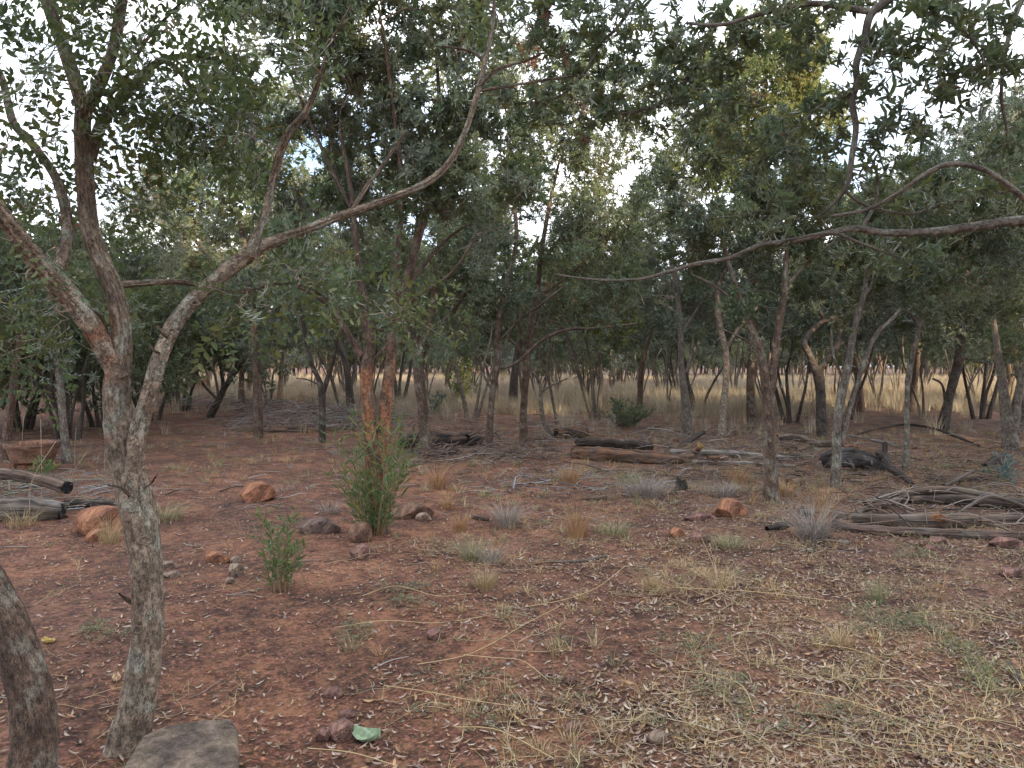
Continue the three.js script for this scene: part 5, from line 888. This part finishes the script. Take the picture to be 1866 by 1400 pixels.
const LITTER = [[0.20, 0.11, 0.07], [0.26, 0.15, 0.09], [0.38, 0.24, 0.13], [0.52, 0.41, 0.32], [0.44, 0.31, 0.24], [0.36, 0.24, 0.17], [0.48, 0.38, 0.29], [0.33, 0.19, 0.11], [0.24, 0.14, 0.095], [0.45, 0.28, 0.14], [0.42, 0.31, 0.25], [0.30, 0.2, 0.16], [0.28, 0.17, 0.12]];
function dryLeaf(seed, len, wid, curl) {                                  // narrow curled dead leaf lying flat
  const r = rngOf(seed), b = new Buf(), n = 5, w0 = [];
  for (let s = 0; s <= n; s++) { const t = s / n, w = wid * Math.sin(Math.PI * Math.min(0.97, t * 0.94 + 0.03)) * 0.5, z = len * (t - 0.5), bend = [0.03, -0.09, 0.05, 0.12, -0.02][seed % 5] * len * Math.sin(t * Math.PI), y = curl * len * (2 * t - 1) ** 2 + 0.002; for (const e of [-1, 0, 1]) { b.p.push(bend + e * w, y + Math.abs(e) * wid * 0.26 , z); b.u.push(e, t); const k = 0.92 + 0.16 * r(); b.c.push(k, k, k); } if (s) { const a = (s - 1) * 3; for (const k of [0, 1]) b.i.push(a + k, a + k + 3, a + k + 1, a + k + 1, a + k + 3, a + k + 4); } }
  return b.geo();
}
const dryLeaves = [dryLeaf(1, 0.046, 0.011, 0.1), dryLeaf(2, 0.04, 0.012, 0.2), dryLeaf(3, 0.052, 0.010, 0.05), dryLeaf(4, 0.034, 0.013, 0.28), dryLeaf(5, 0.058, 0.013, 0.12)];
{
  const r = rngOf(801), near = [], list = []; let guard = 0;
  const tilt = () => V((r() - 0.5) * 0.7, 1, (r() - 0.5) * 0.7).normalize();
  while (list.length < 50000 && guard++ < 900000) { const [x, z] = spot(r, 1.9, 17, 1.25); if (r() > litterDensity(x, z) * 0.85) continue; const q = LITTER[Math.floor(r() * LITTER.length)], v = 0.74 + r() * 0.4; list.push({ x, z, d: tilt(), a: r() * 6.28, s: 0.34 + 0.52 * r() + 0.5 * r() ** 3, c: q.map((k) => k * v), h: 0.002 + r() * 0.007 }); }
  // the three hundred that show largest are leaves of their own
  const inView = list.filter((q) => Math.abs(q.x / q.z) < 0.655 && -q.z > 2.75).sort((a, b) => b.z - a.z), own = new Set(); const pick = rngOf(5); for (const q of inView) { if (own.size >= 300) break; if (pick() < 0.7) own.add(q); }
  const mats = LITTER.map((c) => { const m = dryMat.clone(); m.color.setRGB(...c.map((v) => v * 0.92)); return m; });
  for (const q of own) { const m = single('fallen_leaf', dryLeaves[Math.floor(r() * 5)], mats[Math.floor(r() * mats.length)], 'pale narrow dead leaf lying on the dark soil among straw', 'leaf', 'narrow dead leaves on the soil'); m.applyMatrix4(matrixAt(V(q.x, ghFine(q.x, q.z) + q.h, q.z), q.d, q.a, q.s * 1.05)); }
  scatter('leaf_litter', 'countless narrow dead leaves strewn over the woodland floor', 'leaf litter', dryLeaves, dryMat, list.filter((q) => !own.has(q)));
}
// crumbs of soil and gravel
{
  const geos = [rockGeo(901, 1, 0.7, 0.9, 7, 0.1), rockGeo(902, 1, 0.6, 0.8, 8, 0.1)].map(() => null);
  const small = (seed) => { const g = new THREE.IcosahedronGeometry(1, 1); const p = g.attributes.position; for (let i = 0; i < p.count; i++) { const x = p.getX(i), y = p.getY(i), z = p.getZ(i), k = 1 + 0.45 * noise(x * 1.3 + seed, y * 1.3, z * 1.3 + seed); p.setXYZ(i, x * k, y * k * 0.7, z * k); } g.computeVertexNormals(); const c = new Float32Array(p.count * 3).fill(1); g.setAttribute('color', new THREE.BufferAttribute(c, 3)); return g; };
  const r = rngOf(803), list = [];
  for (let k = 0; k < 22000; k++) { const [x, z] = spot(r, 1.9, 13, 1.3), q = soilColor(x, z), v = r(); let c = q.map((e) => e * (0.75 + r() * 0.5)); let s = 0.002 + 0.007 * r() ** 3; if (v < 0.07) { c = [PINK, TAN, RED, [0.45, 0.4, 0.36]][Math.floor(r() * 4)].map((e) => e * 0.85); s = 0.003 + 0.011 * r() ** 3; } list.push({ x, z, d: V((r() - 0.5), 1, (r() - 0.5)).normalize(), a: r() * 6.28, s, c, h: -0.001 }); }
  scatter('gravel', 'soil crumbs and fine gravel on the red soil', 'gravel', [small(3), small(8), small(15)], new THREE.MeshStandardMaterial({ roughness: 1, vertexColors: true }), list);
}
// straw: creeping dry grass stems with side blades
function strawGeo(seed) {
  const r = rngOf(seed), b = new Buf(), pts = [V(0, 0.004, 0)]; let w = r() * 0.6, x = 0, z = 0; const n = 5; for (let k = 0; k < n; k++) { w += (r() - 0.5) * 1.1; x += Math.cos(w) * 0.07; z += Math.sin(w) * 0.07; pts.push(V(x, 0.006 + r() * 0.028, z)); }
  const c0 = [1, 1, 1]; b.tube(pts, pts.map((_, k) => 0.0019 * (1 - 0.1 * k)), { radial: 4, seg: 14, col: () => c0, capEnd: false });
  for (let k = 1; k < pts.length; k++) for (let j = 0; j < 2; j++) { const q = r() * 6.28; b.blade(pts[k], V(Math.cos(q), 0, Math.sin(q)), 0.7 + r() * 0.9, 0.035 + r() * 0.06, 0.003, [0.9 + r() * 0.2, 0.9 + r() * 0.2, 0.85], 2); }
  return b.geo();
}
{
  const geos = [1, 2, 3, 4, 5, 6].map((k) => strawGeo(820 + k)), r = rngOf(804), list = []; let guard = 0;
  while (list.length < 900 && guard++ < 200000) { const [x, z] = spot(r, 2.0, 11, 1.2), d = -z, px = CX + x / d * F; let k = 0.08 + 0.92 * sstep(600, 1200, px); if (d > 6.5) k *= 0.5; k *= Math.max(0.03, 0.35 + 4.2 * fbm(x * 1.1 + 20, 2, z * 1.1, 3)); if (r() > k) continue; const q = [[0.46, 0.34, 0.19], [0.40, 0.28, 0.15], [0.50, 0.39, 0.25], [0.34, 0.25, 0.15], [0.33, 0.28, 0.16]][Math.floor(r() * 5)]; list.push({ x, z, d: V((r() - 0.5) * 0.15, 1, (r() - 0.5) * 0.15).normalize(), a: r() * 6.28, s: 0.45 + r() * 0.75, c: q, h: 0 }); }
  scatter('straw', 'creeping straw-coloured dry grass stems over the soil', 'straw', geos, dryMat, list);
  // short wispy tufts
  const tufts = [1, 2, 3].map((k) => tuftGeo(840 + k, 26, 0.09, 0.025, 1.0, [[1, 1, 1], [0.85, 0.85, 0.8]], 0.0028)), t2 = []; guard = 0;
  while (t2.length < 2600 && guard++ < 200000) { const [x, z] = spot(r, 2.2, 18, 0.7), d = -z, px = CX + x / d * F; let k = 0.05 + 0.95 * sstep(560, 1150, px + 100 * noise(x, 1, z)); if (d > 9) k = 0.5 + 0.5 * sstep(700, 900, px); k *= Math.max(0.05, 0.55 + 2.8 * fbm(x * 0.8 + 40, 2, z * 0.8, 3)); if (r() > k) continue; const pal = d > 8 ? [GREYG, ORANGEG, STRAW, OLIVE][Math.floor(r() * 4)] : [STRAW, OLIVE, STRAW, ORANGEG][Math.floor(r() * 4)]; t2.push({ x, z, a: r() * 6.28, s: (d > 8 ? 1.1 : 0.6) + r() * 0.9, c: pal[Math.floor(r() * pal.length)] }); }
  scatter('short_grass', 'short wispy dry grass dotted over the soil', 'grass', tufts, dryMat, t2);
  // green creeping weeds
  const weed = [1, 2].map((k) => { const q = rngOf(860 + k), b = new Buf(); for (let i = 0; i < 22; i++) { const w = q() * 6.28, d = Math.sqrt(q()) * 0.05; b.leaf(V(Math.cos(w) * d, 0.004 + q() * 0.03, Math.sin(w) * d), V(Math.cos(w + q() - 0.5), q() * 0.8, Math.sin(w + q() - 0.5)), UPV, 0.016 + q() * 0.014, 0.008, 0.1, 0.1, tintOf(q), false); } return b.geo(); });
  const w3 = [];
  for (const [px, py, sx, sy, n] of [[1640, 1140, 100, 45, 46], [1560, 1115, 50, 25, 16], [1760, 1190, 80, 25, 20], [1800, 1240, 60, 50, 30], [730, 1100, 60, 30, 18], [640, 1160, 40, 25, 12], [1330, 1260, 70, 40, 12], [1500, 1330, 200, 50, 18], [190, 1170, 60, 25, 14], [1700, 1010, 120, 14, 24], [900, 1280, 200, 60, 14], [1250, 1180, 150, 60, 16], [1480, 820, 30, 6, 30], [1700, 850, 60, 10, 50]]) for (let i = 0; i < n; i++) { const g = onGround(px + (r() + r() - 1) * sx, py + (r() + r() - 1) * sy); w3.push({ x: g.x, z: g.z, a: r() * 6.28, s: 0.6 + r() * 0.9, c: [[0.13, 0.145, 0.035], [0.11, 0.13, 0.03], [0.17, 0.165, 0.05], [0.15, 0.135, 0.055]][Math.floor(r() * 4)] }); }
  scatter('ground_weeds', 'small green creeping weeds in patches on the soil', 'weeds', weed, leafMat, w3);
  // little broken twigs
  const tw = [1, 2, 3].map((k) => { const q = rngOf(870 + k), b = new Buf(); b.tube([V(-0.1, 0.004, 0), V(-0.03, 0.012, 0.02 * (q() - 0.5)), V(0.04, 0.008, 0.03 * (q() - 0.5)), V(0.12, 0.006, 0.01)], [0.0035, 0.003, 0.0027, 0.0015], { radial: 4, seg: 6, col: white, capEnd: false }); return b.geo(); }), t4 = [];
  for (let k = 0; k < 1500; k++) { const [x, z] = spot(r, 2.4, 20, 0.9), d = -z; if (d < 7 && r() < 0.55) continue; const q = [DEAD.grey, DEAD.brown, DEAD.dark, DEAD.bleached, DEAD.red][Math.floor(r() * 5)]; t4.push({ x, z, a: r() * 6.28, s: 0.4 + r() * (d > 8 ? 1.6 : 0.7), c: q }); }
  scatter('twig_litter', 'small broken twigs strewn over the woodland floor', 'twigs', tw, twigMat, t4);
  // the dry grass field
  const field = [1, 2, 3].map((k) => tuftGeo(880 + k, 34, 0.62, 0.16, 0.5, [[1, 1, 1], [0.9, 0.88, 0.85], [0.8, 0.78, 0.72]], 0.008)), f5 = []; guard = 0;
  while (f5.length < 17000 && guard++ < 400000) { const d = 15.5 + 75 * Math.pow(r(), 1.25), x = (r() * 2 - 1) * (d * 0.71 + 2), px = CX + x / d * F; const edge = 23 + 7 * noise(x * 0.25, 3, 4) + (px < 560 ? 9 : 0) + (px > 1560 ? 4 : 0); if (r() > 0.75 + 1.6 * fbm(x * 0.22, 5, d * 0.22, 3)) continue; if (d < edge && r() > 0.12 * sstep(14, edge, d)) continue; const q = [[0.52, 0.43, 0.30], [0.46, 0.37, 0.25], [0.56, 0.48, 0.36], [0.38, 0.30, 0.21]][Math.floor(r() * 4)]; f5.push({ x, z: -d, y: gh(x, -d), a: r() * 6.28, s: (0.4 + r() * 0.75) * (1 + 0.8 * noise(x * 0.5, 2, d * 0.5)), c: q }); }
  scatter('dry_grass_field', 'tall pale dry grass filling the open ground beneath the far trees', 'grass', field, dryMat, f5);
}
// long bent straws that show one by one
{
  const r = rngOf(806);
  for (const pts of [[[1230, 1235], [1290, 1250], [1350, 1275], [1375, 1320]], [[1290, 1372], [1400, 1350], [1500, 1362], [1620, 1385]], [[1440, 1280], [1540, 1300], [1640, 1330], [1730, 1365]], [[700, 1255], [770, 1265], [860, 1285], [950, 1300]], [[610, 1150], [700, 1145], [800, 1140], [900, 1135]], [[845, 1205], [900, 1210], [950, 1218], [1000, 1245]], [[960, 1120], [1030, 1105], [1080, 1090], [1140, 1040]], [[660, 1100], [720, 1085], [800, 1100], [860, 1095]], [[1230, 1085], [1400, 1092], [1520, 1100]], [[1480, 1190], [1560, 1200], [1640, 1240]], [[760, 1215], [850, 1200], [960, 1150], [1020, 1120]], [[1010, 1390], [900, 1340], [830, 1335]], [[560, 1375], [640, 1382], [720, 1395]], [[1660, 1120], [1760, 1115], [1850, 1140]]]) {
    const v = pts.map(([x, y]) => onGround(x, y).add(V(0, 0.008 + r() * 0.03, 0)));
    single('straw_stem', new Buf().tube(v, v.map((_, k) => 0.0024 * (1 - 0.1 * k)), { radial: 5, seg: 16, col: () => [0.52, 0.37, 0.19] }).geo(), twigMat, 'long bent straw stem trailing over the leaf litter', 'straw', 'long bent straw stems on the litter');
  }
  const a = onGround(1312, 1076), up = P(1276, 975, -a.z); single('straw_stem', new Buf().tube([a, a.clone().lerp(up, 0.5).add(V(0.01, 0, 0)), up], [0.003, 0.0025, 0.002], { radial: 5, seg: 8, col: () => [0.52, 0.38, 0.22] }).geo(), twigMat, 'long straw stem leaning up out of the sprawling straw tuft', 'straw');
}
// two broad leaves that stand out
{
  const broad = (w, l, curl) => { const b = new Buf(), n = 30, m = 24; for (let i = 0; i <= n; i++) for (let j = 0; j <= m; j++) { const t = i / n, e = j / m * 2 - 1, wd = w * Math.pow(Math.sin(Math.PI * (0.06 + 0.9 * t)), 0.7) * 0.5; b.p.push(e * wd, 0.006 + curl * (e * e * 0.9 + (2 * t - 1) ** 2 * 0.7) + 0.004 * Math.sin(e * 9 + t * 6), l * (t - 0.5)); b.u.push(e, t); const vein = Math.abs(e) < 0.13 || Math.abs(((t * 5 - Math.abs(e) * 1.2) % 1 + 1) % 1 - 0.5) < 0.11 ? 1.25 : 1, k = (1 + 0.35 * noise(e * 4, t * 6, 3)) * vein; b.c.push(k, k, k * (vein > 1 ? 1.1 : 0.95)); if (i && j) { const d = i * (m + 1) + j; b.i.push(d - m - 2, d - 1, d - m - 1, d - m - 1, d - 1, d); } } return b.geo(); };
  const g = single('green_leaf', broad(0.085, 0.12, 0.03), (() => { const m = dryMat.clone(); m.color.setRGB(0.26, 0.32, 0.2); return m; })(), 'pale green broad curled leaf lying beside the dark pink stone', 'leaf'); let o = onGround(668, 1344); g.position.copy(o); g.rotation.set(0.1, 1.3, 0.06);
  const y = single('yellow_leaf', broad(0.05, 0.085, 0.014), (() => { const m = dryMat.clone(); m.color.setRGB(0.45, 0.32, 0.1); return m; })(), 'yellow broad dead leaf on dark soil between the two near trunks', 'leaf'); o = onGround(88, 1182); y.position.copy(o); y.rotation.y = 1.2;
  const c = single('tan_leaf', broad(0.04, 0.07, 0.02), (() => { const m = dryMat.clone(); m.color.setRGB(0.5, 0.34, 0.2); return m; })(), 'tan curled leaf on dark soil just behind the foot of the forked tree', 'leaf'); o = onGround(212, 1244); c.position.copy(o); c.rotation.y = 0.5;
}
console.log('all done');
scene.traverse((o) => { if (o.isMesh) { o.castShadow = true; o.receiveShadow = true; } });
renderer.render(scene, camera);
